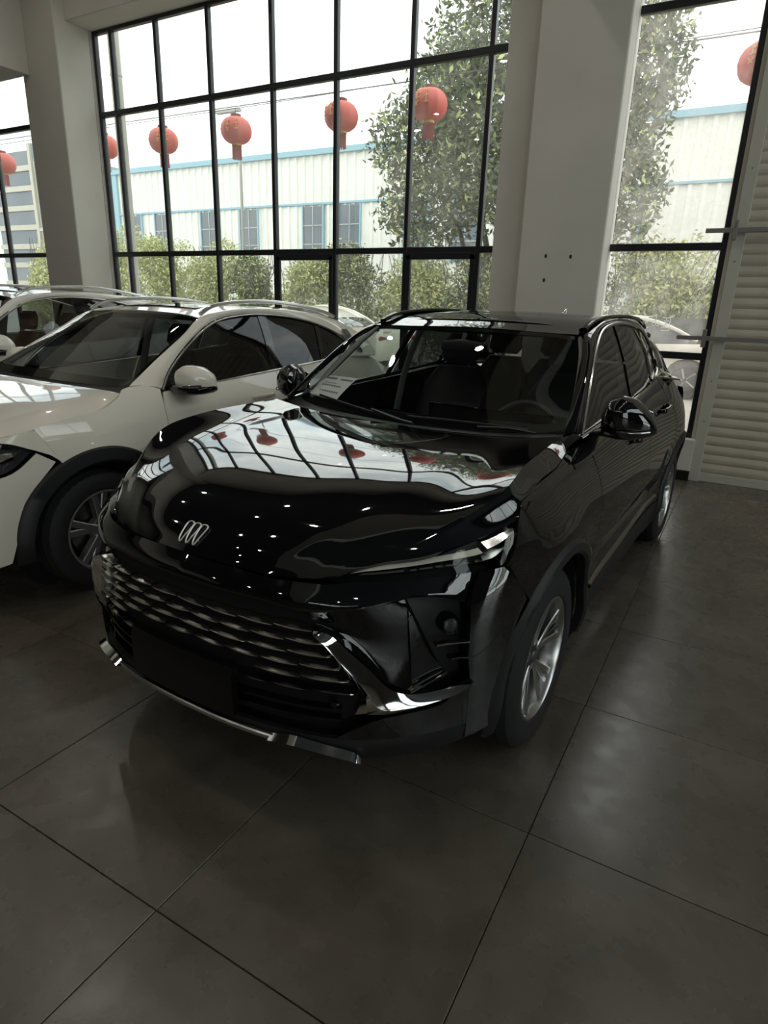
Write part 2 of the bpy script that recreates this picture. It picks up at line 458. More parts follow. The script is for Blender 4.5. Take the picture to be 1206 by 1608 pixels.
# rest of the room, out of view but lit and reflected
c = quick_box('ceiling', RX0, RX1, RY0, WY + .3, CEIL, CEIL + .15, M['ceiling'])
tag(c, 'dark showroom ceiling with small downlights', 'ceiling', kind='structure')
c = quick_box('wall_left', RX0 - .25, RX0, RY0, WY + .3, 0, CEIL, M['white_wall'])
tag(c, 'white wall at the far left end of the showroom', 'wall', kind='structure')
c = MB()
for a in ((RY0, -8.0, 0, CEIL), (-8.0, -2.5, 0, .3), (-8.0, -2.5, 4.3, CEIL), (-2.5, 2.9, 0, 4.0), (2.9, 4.7, 3.2, 4.0), (4.7, 6.6, 0, 4.0), (-2.5, 6.6, 6.0, CEIL), (6.6, WY + .3, 0, CEIL)):
    c.box(RX1, RX1 + .2, a[0], a[1], a[2], a[3])
c = c.obj('wall_right', M['wall_dark'], smooth=False)
tag(c, 'plain wall at the right end of the showroom', 'wall', kind='structure')
FW = [(-1.2, 4.6)]  # opening for an unseen high window, added for fill light
FZ0, FZ1 = 5.55, 6.25
c = MB(); xs_ = [RX0] + [q for p in FW for q in p] + [RX1]
for k in range(0, len(xs_), 2): c.box(xs_[k], xs_[k+1], RY0 - .25, RY0, 0, CEIL)
for a, b in FW:
    c.box(a, b, RY0 - .25, RY0, 0, FZ0); c.box(a, b, RY0 - .25, RY0, FZ1, CEIL)
c = c.obj('wall_front', M['wall_dark'], smooth=False)
tag(c, 'street-side wall of the showroom behind the viewer', 'wall', kind='structure')
for k, (a, b) in enumerate(FW):
    w = empty('window_%d' % (4 + k), ((a+b)/2, RY0 - .12, FZ0)); tag(w, 'added unseen high window for fill light %s' % 'opposite the shutter', 'window', kind='structure')
    nb = max(2, round((b - a)/1.1))
    for q in range(nb + 1):
        x = a + (b - a)*q/nb - (a+b)/2
        MB().box(x - .04, x + .04, -.04, .04, 0, FZ1 - FZ0).obj('mullion', M['black_frame'], w, smooth=False)
    for z in (0, FZ1 - FZ0 - .04):
        MB().box(a - (a+b)/2, b - (a+b)/2, -.04, .04, z - .03, z + .04).obj('transom', M['black_frame'], w, smooth=False)
    for q in range(nb):
        x0_ = a + (b - a)*q/nb - (a+b)/2; x1_ = a + (b - a)*(q+1)/nb - (a+b)/2
        MB().box(x0_ + .03, x1_ - .03, -.003, .003, .03, FZ1 - FZ0 - .05).obj('pane', M['window_glass'], w, smooth=False)
    window_portal('sky_portal', a, b, FZ0, FZ1, RY0 - .30, face=1)
w = empty('window_5', (RX1 + .1, -5.25, .3)); tag(w, 'glazed shopfront in the right wall', 'window', kind='structure')
for k in range(6):
    y = -2.75 + 1.1*k
    MB().box(-.03, .03, y - .03, y + .03, 0, 4.0).obj('mullion', M['black_frame'], w, smooth=False)
    if k < 5: MB().box(-.003, .003, y + .03, y + 1.07, .02, 3.98).obj('pane', M['window_glass'], w, smooth=False)
for z in (0, 1.3, 2.6, 3.96):
    MB().box(-.03, .03, -2.75, 2.75, z - .03, z + .04).obj('transom', M['black_frame'], w, smooth=False)
w = empty('door_1', (RX1 + .1, 3.8, 0)); tag(w, 'glazed double side door in the right wall', 'door', kind='structure')
for y in (-.9, -.03, .84): MB().box(-.03, .03, y, y + .06, 0, 3.2).obj('door_stile', M['black_frame'], w, smooth=False)
for z in (0, 1.0, 2.2, 3.13): MB().box(-.03, .03, -.9, .9, z, z + .07).obj('door_rail', M['black_frame'], w, smooth=False)
MB().box(-.003, .003, -.85, .85, .05, 3.15).obj('pane', M['window_glass'], w, smooth=False)
w = empty('window_6', (RX1 + .1, 2.05, 4.0)); tag(w, 'high strip window in the right wall', 'window', kind='structure')
for k in range(8):
    y = -4.55 + 1.3*k
    MB().box(-.03, .03, y - .03, y + .03, 0, 2.0).obj('mullion', M['black_frame'], w, smooth=False)
    if k < 7: MB().box(-.003, .003, y + .03, y + 1.27, .02, 1.98).obj('pane', M['window_glass'], w, smooth=False)
for z in (0, 1.95): MB().box(-.03, .03, -4.55, 4.55, z, z + .05).obj('transom', M['black_frame'], w, smooth=False)
pl = window_portal('sky_portal', -2.5, 6.6, 4.0, 6.0, 0)
pl.location = (RX1 + .3, 2.05, 5.0); pl.rotation_euler = (math.radians(90), 0, math.radians(90))
pl = window_portal('sky_portal', -8.0, -2.5, .3, 4.3, 0)
pl.location = (RX1 + .3, -5.25, 2.3); pl.rotation_euler = (math.radians(90), 0, math.radians(90))
# ceiling downlights
dl = empty('ceiling_downlight', (0, 0, CEIL))
tag(dl, 'small round recessed ceiling downlight', 'downlight', 'downlights in the dark ceiling')
MB().lathe([(.095, 0), (.10, -.012), (.080, -.018), (.072, -.004)], 20).obj('bezel', M['white_wall'], dl)
MB().lathe([(0, -.005), (.072, -.005)], 20).obj('diffuser', M['lamp_glow'], dl)
spots = [(x, y) for x in (-8.2, -5.4, -3.4, .6) for y in (5.2, 2.9, .4, -2.4, -5.2)]
def copy_tree(o, parent=None):
    c_ = o.copy(); col.objects.link(c_)
    if parent: c_.parent = parent
    for ch in list(o.children): copy_tree(ch, c_)
    return c_
for k, (x, y) in enumerate(spots):
    o = dl if k == 0 else copy_tree(dl)
    o.location = (x, y, CEIL)
def pch(xs, ys):
    """monotone cubic interpolation, linear beyond the ends"""
    xs = np.asarray(xs, float); ys = np.asarray(ys, float)
    h = np.diff(xs); d = np.diff(ys) / h
    m = np.zeros(len(xs)); m[0] = d[0]; m[-1] = d[-1]
    for i in range(1, len(xs) - 1):
        if d[i-1] * d[i] > 0:
            w1 = 2*h[i] + h[i-1]; w2 = h[i] + 2*h[i-1]
            m[i] = (w1 + w2) / (w1/d[i-1] + w2/d[i])
    def fn(x):
        x = np.asarray(x, float)
        i = np.clip(np.searchsorted(xs, x) - 1, 0, len(h) - 1)
        t = (x - xs[i]) / h[i]
        r = (ys[i]*(1+2*t)*(1-t)**2 + h[i]*m[i]*t*(1-t)**2 + ys[i+1]*t*t*(3-2*t) + h[i]*m[i+1]*t*t*(t-1))
        r = np.where(t < 0, ys[0] + m[0]*(x - xs[0]), r)
        return np.where(x > xs[-1], ys[-1] + m[-1]*(x - xs[-1]), r)
    return fn
def sst(a, b, x):
    t = np.clip((np.asarray(x, float) - a) / (b - a), 0, 1)
    return t*t*(3 - 2*t)
def crv(pts, n, closed=False):
    """centripetal Catmull-Rom through pts, n samples evenly along its length"""
    P = np.asarray(pts, float)
    if len(P) == 2:
        return P[0] + np.linspace(0, 1, n)[:, None]*(P[1] - P[0])
    if closed: Q = np.vstack([P[-1], P, P[0], P[1]])
    else: Q = np.vstack([2*P[0] - P[1], P, 2*P[-1] - P[-2]])
    out = []
    for i in range(len(Q) - 3):
        p0, p1, p2, p3 = Q[i:i+4]
        t1 = max(np.linalg.norm(p1-p0), 1e-9)**.5; t2 = t1 + max(np.linalg.norm(p2-p1), 1e-9)**.5; t3 = t2 + max(np.linalg.norm(p3-p2), 1e-9)**.5
        t = np.linspace(t1, t2, 17)[:-1, None]
        a1 = (t1-t)/t1*p0 + t/t1*p1; a2 = (t2-t)/(t2-t1)*p1 + (t-t1)/(t2-t1)*p2; a3 = (t3-t)/(t3-t2)*p2 + (t-t2)/(t3-t2)*p3
        b1 = (t2-t)/t2*a1 + t/t2*a2; b2 = (t3-t)/(t3-t1)*a2 + (t-t1)/(t3-t1)*a3
        out.append((t2-t)/(t2-t1)*b1 + (t-t1)/(t2-t1)*b2)
    out.append(Q[-2][None]); out = np.vstack(out)
    return resample(out, n)
def resample(P, n):
    P = np.asarray(P, float)
    L = np.r_[0, np.cumsum(np.linalg.norm(np.diff(P, axis=0), axis=1))]
    t = np.linspace(0, L[-1], n)
    return np.stack([np.interp(t, L, P[:, k]) for k in range(P.shape[1])], 1)
# ------------------------------------------------------------------ car building tools
def panel(parent, name, P, mat, th=.012, ref=(0, 1.3, .65), smooth=True, sharp=38.0):
    """sheet from a grid of points, with a turned-in edge of depth th; faces outwards from ref"""
    P = np.asarray(P, float); m, n = P.shape[:2]
    du = np.gradient(P, axis=0); dv = np.gradient(P, axis=1)
    N = np.cross(du, dv); N /= np.linalg.norm(N, axis=2)[:, :, None] + 1e-12
    c = P.reshape(-1, 3).mean(0)
    flip = (N.reshape(-1, 3).mean(0) @ (c - np.array(ref))) < 0
    if flip: N = -N
    f = [(i*n+j, (i+1)*n+j, (i+1)*n+j+1, i*n+j+1) for i in range(m-1) for j in range(n-1)]
    v = list(P.reshape(-1, 3))
    if th:
        B = (P - N*th).reshape(-1, 3); b = len(v)
        loop = [i*n for i in range(m)] + [(m-1)*n + j for j in range(1, n)] + [i*n + n-1 for i in range(m-2, -1, -1)] + [j for j in range(n-2, 0, -1)]
        v += [B[k] for k in loop]; L = len(loop)
        f += [(loop[k], b+k, b+(k+1) % L, loop[(k+1) % L]) for k in range(L)]
    if flip: f = [q[::-1] for q in f]
    return mesh_obj(name, v, f, mat, parent, smooth, sharp)
SYM = np.array([-1., 1., 1.])
def both(parent, name, P, mat, th=.012, **k):
    return [panel(parent, name, P, mat, th, **k), panel(parent, name, np.asarray(P)*SYM, mat, th, **k)]
def spline_rows(G, nu, nv, ubreaks=(), vbreaks=()):
    """smooth surface through a grid of control points G[row][col]; breaks are sharp rows / columns"""
    G = np.asarray(G, float)
    def along(A, n, breaks):               # A: (k, m, 3) interpolate along axis 0 with uniform Catmull-Rom
        k = A.shape[0]; t = np.linspace(0, k-1, n); cuts = [0] + sorted(breaks) + [k-1]
        out = np.zeros((n,) + A.shape[1:])
        for a, b in zip(cuts[:-1], cuts[1:]):
            S = A[a:b+1]
            Q = np.concatenate([[2*S[0]-S[1]], S, [2*S[-1]-S[-2]]]) if len(S) > 1 else S
            for q in range(n):
                if a - 1e-9 <= t[q] <= b + 1e-9:
                    i = min(int(math.floor(t[q]+1e-9)), b-1); u = t[q]-i; j = i-a+1
                    p0, p1, p2, p3 = Q[j-1], Q[j], Q[j+1], Q[j+2]
                    out[q] = .5*((2*p1) + (-p0+p2)*u + (2*p0-5*p1+4*p2-p3)*u*u + (-p0+3*p1-3*p2+p3)*u**3)
        return out
    X = along(G, nu, list(ubreaks))
    return along(X.transpose(1, 0, 2), nv, list(vbreaks)).transpose(1, 0, 2)
def mirror_grid(P):
    """P columns run from the centre line outwards: join with its mirror image"""
    return np.concatenate([(P*SYM)[:, :0:-1], P], axis=1)
def loft2(a, b, n, m):
    """2-D (or 3-D) ruled net between two curves"""
    A, B = crv(a, n), crv(b, n)
    t = np.linspace(0, 1, m)[:, None, None]
    return A[None]*(1-t) + B[None]*t
def lift(S, U, d=0.0):
    U = np.asarray(U, float)
    return S(U[..., 0], U[..., 1], d)
def strip_on(S, a, b, n, h, base=0.0, m=5):
    """raised moulding on surface S between two 2-D curves"""
    U = loft2(a, b, n, m); P = []
    for k in range(m):
        t = k/(m-1); P.append(lift(S, U[k], base + h*math.sin(math.pi*t)**.6))
    return np.array(P)
def star_net(c, r_in, poly, a0, a1, n, m, S, d=0.0):
    """net between a wheel-arch circle and an outer outline, along rays from the wheel centre"""
    poly = np.asarray(poly, float)
    ang = np.linspace(a0, a1, n); out = []
    for a in ang:
        dx, dz = math.cos(a), math.sin(a); best = None
        for p, q in zip(poly[:-1], poly[1:]):
            e = q - p; den = dx*e[1] - dz*e[0]
            if abs(den) < 1e-12: continue
            w = p - c; t = (w[0]*e[1] - w[1]*e[0])/den; u = (w[0]*dz - w[1]*dx)/den
            if t > 0 and -1e-6 <= u <= 1+1e-6 and (best is None or t < best): best = t
        if best is None: best = out[-1] if out else r_in + .05
        out.append(best)
    R = np.array(out); t = np.linspace(0, 1, m)[:, None]
    rr = r_in*(1-t) + R[None]*t
    return S(c[0] + rr*np.cos(ang)[None], c[1] + rr*np.sin(ang)[None], d)
def sweep_bar(path, w, h, n=None, up=(0, 0, 1)):
    """rounded rectangular bar"""
    mb = MB(); mb.tube(path, 1.0, 4, up=up); return mb
def ribbon(parent, name, path, side, w, h, mat):
    """trim of oval section along a 3-D path; side = direction of its width"""
    P = np.asarray(path, float); Tn = np.gradient(P, axis=0); Tn /= np.linalg.norm(Tn, axis=1)[:, None] + 1e-12
    sd = np.asarray(side, float)
    if sd.ndim == 1: sd = np.repeat(sd[None], len(P), 0)
    sd = sd - Tn*(sd*Tn).sum(1)[:, None]; sd /= np.linalg.norm(sd, axis=1)[:, None] + 1e-12
    ud = np.cross(Tn, sd)
    v = []; n = 8
    for i in range(len(P)):
        for k in range(n):
            a = 2*math.pi*(k+.5)/n
            ca, sa = math.cos(a), math.sin(a)
            v.append(P[i] + sd[i]*w/2*np.sign(ca)*abs(ca)**.7 + ud[i]*h/2*np.sign(sa)*abs(sa)**.7)
    f = [(i*n+k, i*n+(k+1) % n, (i+1)*n+(k+1) % n, (i+1)*n+k) for i in range(len(P)-1) for k in range(n)]
    f += [tuple(range(n))[::-1], tuple((len(P)-1)*n + k for k in range(n))]
    return fix_normals(mesh_obj(name, v, f, mat, parent))
def blob(sections, n=20, p=2.6):
    """closed shape from superellipse sections: (centre, half-axis a vector, half-axis b vector)"""
    v = []; f = []
    for c, a, b in sections:
        c, a, b = (np.asarray(q, float) for q in (c, a, b))
        for k in range(n):
            t = 2*math.pi*k/n; ct, s_ = math.cos(t), math.sin(t)
            v.append(c + a*np.sign(ct)*abs(ct)**(2/p) + b*np.sign(s_)*abs(s_)**(2/p))
    m = len(sections)
    f += [(i*n+k, i*n+(k+1) % n, (i+1)*n+(k+1) % n, (i+1)*n+k) for i in range(m-1) for k in range(n)]
    f += [tuple(range(n))[::-1], tuple((m-1)*n + k for k in range(n))]
    return v, f
def resec(pts, sections_fn): return [sections_fn(p) for p in pts]

# ------------------------------------------------------------------ car materials
M['black_paint'] = principled('black_car_paint', (.0035, .0036, .0045), .025, ior=1.9)
M['white_paint'] = principled('white_car_paint', (.84, .79, .69), .28, ior=1.5, coat=1.0, coat_rough=.02)
M['silver_white_paint'] = principled('pearl_white_car_paint', (.80, .77, .70), .3, ior=1.5, coat=1.0, coat_rough=.02)
M['piano_black'] = principled('piano_black_trim', (.004, .004, .005), .04, ior=1.6)
M['black_plastic'] = principled('black_plastic', (.012, .012, .013), .48, bump=.03, bump_scale=400)
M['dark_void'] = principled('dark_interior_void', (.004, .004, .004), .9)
M['chrome'] = principled('chrome', (.78, .78, .76), .06, metal=1.0)
M['dark_chrome'] = principled('dark_chrome', (.34, .34, .34), .10, metal=1.0)
M['satin_chrome'] = principled('satin_chrome', (.62, .61, .58), .22, metal=1.0)
M['rubber'] = principled('tyre_rubber', (.016, .016, .017), .72)
M['rim_silver'] = principled('machined_alloy', (.60, .60, .60), .25, metal=1.0)
M['rim_dark'] = principled('grey_alloy', (.10, .10, .105), .30, metal=.8)
M['rim_grey'] = principled('light_grey_alloy', (.42, .42, .43), .4, metal=.85)
M['brake_steel'] = principled('brake_steel', (.22, .21, .20), .4, metal=1.0)
M['car_glass'] = pane_glass('car_windscreen_glass', (.88, .91, .89), ior=1.5)
M['tint_glass'] = pane_glass('tinted_side_glass', (.10, .11, .115), ior=1.45)
M['front_glass'] = pane_glass('front_side_glass', (.50, .55, .53), ior=1.45)
M['mirror_glass'] = principled('mirror_glass', (.7, .72, .74), .02, metal=1.0)
M['frit'] = principled('black_glass_border', (.005, .005, .006), .05, ior=1.55)
M['lamp_lens'] = pane_glass('headlamp_lens', (.88, .90, .90), ior=1.5)
M['lamp_chrome'] = principled('lamp_reflector', (.7, .7, .68), .12, metal=1.0)
M['lamp_white'] = principled('lamp_light_guide', (.80, .76, .66), .25, ior=1.5)
M['tail_red'] = principled('tail_lamp_red', (.30, .012, .015), .08, ior=1.6)
M['cabin_dark'] = principled('dark_cabin_trim', (.014, .014, .016), .55)
M['cabin_grey'] = principled('light_cabin_pillar', (.22, .215, .20), .7)
M['seat_black'] = principled('black_leather', (.018, .018, .02), .45)
M['seat_tan'] = principled('tan_leather', (.36, .13, .07), .5)
M['paper'] = principled('paper', (.90, .90, .88), .6)
M['ink'] = principled('grey_ink', (.22, .22, .22), .7)
M['ink_brown'] = principled('brown_ink', (.30, .25, .18), .7)

def wheel(parent, x, y, r, r_rim, width, side, style, camber=0.0, n_spoke=10):
    """wheel > tyre, rim, spokes, hub, brake disc; its face looks along +x (side = 1) or -x"""
    w = empty('wheel', (x, y, r), 0 if side > 0 else math.pi, parent)
    hw = width/2
    prof = [(r_rim - .004, -hw*.82), (r_rim + .012, -hw*.97), (r_rim + (r-r_rim)*.5, -hw*1.03), (r - .022, -hw*.93), (r - .006, -hw*.80)]
    for g in (-.42, 0, .42):
        prof += [(r - .001, hw*(g - .17)), (r, hw*(g - .05)), (r - .008, hw*(g - .04)), (r - .008, hw*(g + .04)), (r, hw*(g + .05))]
    prof += [(r - .001, hw*.62), (r - .006, hw*.80), (r - .022, hw*.93), (r_rim + (r-r_rim)*.5, hw*1.03), (r_rim + .012, hw*.97), (r_rim - .004, hw*.82)]
    prof = [(a, b) for a, b in prof]
    nseg = 96; v = []; k = len(prof)
    for i in range(nseg):
        a = 2*math.pi*i/nseg; lug = (i % 2)*.005
        for q, (rr, h) in enumerate(prof):
            if rr > r - .03 and abs(h) > hw*.6: rr -= lug
            v.append((h, rr*math.cos(a), rr*math.sin(a)))
    f = [(i*k+s, ((i+1) % nseg)*k+s, ((i+1) % nseg)*k+s+1, i*k+s+1) for i in range(nseg) for s in range(k-1)]
    fix_normals(mesh_obj('tyre', v, f, M['rubber'], w, sharp=30))
    face = hw*.70
    rm = M['rim_silver'] if style == 'twin' else M['rim_grey']
    dk = M['rim_dark']
    fix_normals(MB().lathe([(r_rim - .004, hw*.84), (r_rim + .004, hw*.93), (r_rim - .006, hw*.95), (r_rim - .014, hw*.86), (r_rim - .020, hw*.55), (r_rim - .035, -hw*.2), (r_rim - .03, -hw*.8)], 64, 'x').obj('rim', rm, w))
    MB().lathe([(.05, -.02), (.165, -.02), (.165, .0), (.05, .0)], 40, 'x').obj('brake_disc', M['brake_steel'], w)
    MB().lathe([(0, -.05), (r_rim - .03, -.05)], 40, 'x').obj('backing_plate', M['dark_void'], w)
    def spoke(ang0, ang1, w0, w1, d0, d1, th, mat, name='spoke', r0=.045, r1=None, bow=.0):
        r1 = r1 or r_rim - .012
        m = 7; v = []; f = []
        for i in range(m):
            t = i/(m-1); rr = r0 + (r1 - r0)*t; a = ang0 + (ang1 - ang0)*t + bow*math.sin(math.pi*t)
            hw_ = (w0 + (w1 - w0)*t)/2; dd = d0 + (d1 - d0)*t**1.5
            for s_, e in ((-1, -th), (-1, -.004), (-.72, 0), (.72, 0), (1, -.004), (1, -th)):
                aa = hw_*s_
                py = rr*math.cos(a) - aa*math.sin(a); pz = rr*math.sin(a) + aa*math.cos(a)
                v.append((dd + e, py, pz))
        for i in range(m-1):
            for q in range(6): f.append((i*6+q, i*6+(q+1) % 6, (i+1)*6+(q+1) % 6, (i+1)*6+q))
        f += [(0, 1, 2, 3, 4, 5), tuple((m-1)*6 + q for q in range(5, -1, -1))]
        return fix_normals(mesh_obj(name, v, f, mat, w, sharp=25))
    if style == 'twin':
        for i in range(5):
            a = 2*math.pi*i/5 + .25
            for s_ in (-1, 1):
                spoke(a + s_*.09, a + s_*.27, .024, .036, face*.84, face*1.18, .045, rm, bow=s_*.05)
                spoke(a + s_*.04, a + s_*.10, .012, .020, face*.74, face*1.10, .045, rm if s_ > 0 else dk, 'inner_spoke', bow=s_*.02)
    else:
        for i in range(5):
            a = 2*math.pi*i/5 + .35
            for s_ in (-1, 1):
                spoke(a + s_*.10, a + s_*.15, .036, .040, face*.95, face*1.12, .05, rm)
    fix_normals(MB().lathe([(0, face*.92), (.026, face*.92), (.032, face*.86), (.062, face*.80), (.068, face*.70), (.07, face*.2)], 24, 'x').obj('hub_cap', dk if style == 'twin' else rm, w))
    for i in range(5):
        a = 2*math.pi*i/5 + .25
        MB().lathe([(0, .0), (.008, .0), (.010, -.012)], 6, 'x').obj('lug_nut', M['brake_steel'], w, loc=(face*.84, .048*math.cos(a), .048*math.sin(a)))
    return w
def seat(parent, x, y, z, mat, name='seat', w=.50):
    s = empty(name, (x, y, z), 0, parent)
    v, f = blob([((0, -.28, .02), (w/2*.8, 0, 0), (0, 0, .05)), ((0, -.25, .05), (w/2, 0, 0), (0, 0, .09)), ((0, .1, .04), (w/2, 0, 0), (0, 0, .09)), ((0, .22, .05), (w/2*.9, 0, 0), (0, 0, .08))], 16, 3.5)
    fix_normals(mesh_obj('cushion', v, f, mat, s))
    v, f = blob([((0, .16, .0), (w/2*.9, 0, 0), (0, .07, 0)), ((0, .22, .25), (w/2, 0, 0), (0, .09, 0)), ((0, .32, .52), (w/2*.9, 0, 0), (0, .07, 0)), ((0, .37, .64), (w/2*.6, 0, 0), (0, .045, 0))], 16, 3.2)
    fix_normals(mesh_obj('backrest', v, f, mat, s))
    v, f = blob([((0, .37, .66), (.10, 0, 0), (0, .03, 0)), ((0, .37, .70), (.135, 0, 0), (0, .055, 0)), ((0, .39, .80), (.13, 0, 0), (0, .05, 0)), ((0, .40, .85), (.09, 0, 0), (0, .03, 0))], 14, 3)
    fix_normals(mesh_obj('headrest', v, f, mat, s))
    return s
# ---- black car surfaces (car space: x to its own left side, y rearwards from the front axle, z up)
_pl = crv([(0,-.965),(.2,-.955),(.4,-.918),(.55,-.862),(.68,-.782),(.78,-.685),(.86,-.555),(.903,-.42),(.925,-.28),(.935,-.1)], 400)
_ps = np.r_[0, np.cumsum(np.linalg.norm(np.diff(_pl, axis=0), axis=1))]
_off = pch([.16,.24,.32,.42,.60,.72,.78,.82,.86,.90,.95,1.0,1.06],[.07,.03,.005,.0,.0,.0,.008,.022,.055,.095,.14,.18,.22])
def FS(s, z, d=0):
    s = np.asarray(s, float); z = np.asarray(z, float)
    x = np.interp(s, _ps, _pl[:,0]); y = np.interp(s, _ps, _pl[:,1])
    x2 = np.interp(s+.004, _ps, _pl[:,0]); y2 = np.interp(s+.004, _ps, _pl[:,1])
    x1 = np.interp(s-.004, _ps, _pl[:,0]); y1 = np.interp(s-.004, _ps, _pl[:,1])
    tx, ty = x2-x1, y2-y1; L = np.hypot(tx, ty)+1e-9; nx, ny = ty/L, -tx/L
    o = _off(z)*(1 - .82*sst(.75, 1.22, s)) - d
    return np.stack([x - nx*o, y - ny*o, z + 0*s], -1)
_xs = pch([.16,.22,.30,.40,.50,.60,.72,.84,.92,1.0,1.06,1.12],[.83,.87,.90,.917,.912,.918,.933,.938,.928,.905,.878,.842])
_in = pch([-.8,-.5,-.3,0,.5,1.5,2.6,3.0,3.3,3.5,3.65],[.14,.05,.022,.004,0,0,.004,.02,.06,.12,.22])
def SX(y, z, d=0):
    y = np.asarray(y, float); z = np.asarray(z, float)
    x = _xs(z) - _in(y)
    for yc in (0, 2.79):
        r = np.hypot(y-yc, z-.36); x = x + .022*np.exp(-((r-.43)/.11)**2)
    x = x + .022*np.exp(-((y-2.75)/.45)**2 - ((z-.98)/.16)**2)
    x = x - .022*np.exp(-((z-.52)/.09)**2)*sst(.45,.8,y)*(1-sst(1.9,2.3,y))
    return np.stack([x + d, y + 0*z, z + 0*y], -1)
def GX(y, z, d=0):
    y = np.asarray(y, float); z = np.asarray(z, float)
    x = .836 - .40*(z-1.1) - .22*np.clip(z-1.35, 0, 1)**1.5 - .09*np.clip((y-1.9)/1.0, 0, 2)**2 - .05*np.clip((1.0-y)/.6,0,1)**2
    return np.stack([x + d, y + 0*z, z + 0*y], -1)

_tp = crv([(0,3.70),(.35,3.685),(.58,3.62),(.74,3.52),(.84,3.38),(.885,3.22),(.91,3.0)], 300)
_ts = np.r_[0, np.cumsum(np.linalg.norm(np.diff(_tp, axis=0), axis=1))]
_toff = pch([.25,.35,.50,.68,.72,.85,1.0,1.08,1.2,1.35,1.48],[.06,.0,.0,.01,.05,.04,.05,.10,.22,.36,.50])
def TS(s, z, d=0):
    s = np.asarray(s, float); z = np.asarray(z, float)
    x = np.interp(s, _ts, _tp[:,0]); y = np.interp(s, _ts, _tp[:,1])
    k = 1 - .8*sst(.6, 1.0, s)
    o = _toff(z)*k - d
    return np.stack([x - o*.25*sst(.3, .8, s) - .25*np.clip(z-1.05,0,1)*sst(.2,.7,s), y - o, z + 0*s], -1)
def s_of_y(y): return float(np.interp(y, _pl[:,1], _ps))
# ------------------------------------------------------------------ the black SUV
CAR_X, CAR_Y, CAR_ROT = -1.394, 2.2075, -math.radians(2.5)
bk = empty('black_suv', (CAR_X, CAR_Y, 0), CAR_ROT)
tag(bk, 'glossy black SUV with chrome grille, parked in the middle of the showroom', 'car')
BP = M['black_paint']
M['plate_black'] = principled('plate_carrier_black', (.004, .004, .0045), .4)
WB, WR, WC = 2.79, .357, .36
# --- hood
HG = [
 [(0,-.908,.872),(.15,-.900,.871),(.28,-.880,.867),(.38,-.855,.868),(.45,-.828,.872),(.502,-.804,.878)],
 [(0,-.848,.935),(.20,-.838,.935),(.36,-.800,.928),(.46,-.760,.922),(.53,-.730,.917),(.590,-.705,.912)],
 [(0,-.715,1.005),(.22,-.705,1.003),(.42,-.672,.990),(.55,-.640,.974),(.65,-.605,.955),(.720,-.580,.937)],
 [(0,-.430,1.060),(.25,-.425,1.059),(.46,-.405,1.053),(.63,-.385,1.046),(.795,-.352,1.068),(.868,-.330,1.006)],
 [(0,-.150,1.088),(.25,-.150,1.088),(.47,-.145,1.086),(.64,-.140,1.086),(.795,-.132,1.118),(.858,-.134,1.080)],
 [(0,.100,1.101),(.26,.102,1.101),(.47,.105,1.102),(.63,.105,1.106),(.785,.102,1.134),(.855,.070,1.094)],
 [(0,.355,1.105),(.26,.362,1.106),(.47,.380,1.110),(.61,.398,1.118),(.765,.395,1.143),(.838,.235,1.120)]]
def fair(P, cuts, it=160):
    """take the small waves out of a panel net, keeping its outline and its crease columns"""
    P = P.copy(); n = P.shape[1]
    for k in range(it):
        for lam in (.5, -.515):
            Q = np.concatenate([(P*SYM)[:, 1:2], P], axis=1)             # mirror column for the centre line
            L = np.zeros_like(P)
            L[1:-1, :-1] = .25*(P[:-2, :-1] + P[2:, :-1] + Q[1:-1, :n-1] + P[1:-1, 1:]) - P[1:-1, :-1]
            for c_ in cuts: L[1:-1, c_] = .5*(P[:-2, c_] + P[2:, c_]) - P[1:-1, c_]
            P = P + lam*L
    return P
hood_c = fair(spline_rows(HG, 49, 41, vbreaks=(2, 4)), (16, 32))
hood = panel(bk, 'hood', mirror_grid(hood_c), BP, .018, sharp=30)
# emblem on the hood: three slim shields in a row
M['emblem_metal'] = principled('brushed_emblem_metal', (.85, .84, .80), .42, metal=1.0)
M['grille_metal'] = principled('grille_bright_metal', (.85, .84, .80), .22, metal=1.0)
emb = empty('emblem', (0, 0, 0), 0, bk)
def hood_pt(x, y, lift_=.004):
    g = mirror_grid(hood_c); i = np.abs(g[:, 40, 1] - y).argmin()
    rowx = g[i, :, 0]; j = np.abs(rowx - x).argmin()
    i = np.abs(g[:, j, 1] - y).argmin(); i = min(max(i, 1), 47)
    a, b = (g[i, j], g[i+1, j]) if g[i, j, 1] <= y else (g[i-1, j], g[i, j])
    t = (y - a[1])/(b[1] - a[1] + 1e-9); p = a + (b - a)*t
    dn = (b - a)/np.linalg.norm(b - a); nrm = np.array([0, -dn[2], dn[1]])
    return np.array([x, p[1], p[2]]) + nrm*lift_
for k in range(3):
    x0 = -.044 + k*.031
    outline = [(x0, -.840), (x0 + .012, -.8365), (x0 + .0255, -.840), (x0 + .0245, -.858), (x0 + .019, -.874), (x0 + .008, -.890), (x0 + .0015, -.884), (x0 - .001, -.866)]
    path = np.array([hood_pt(a - .0065, b, .006) for a, b in outline])
    MB().tube(np.vstack([crv(path, 40, closed=True)[:-1]]), .0027, 6, closed=True).obj('shield', M['emblem_metal'], emb)
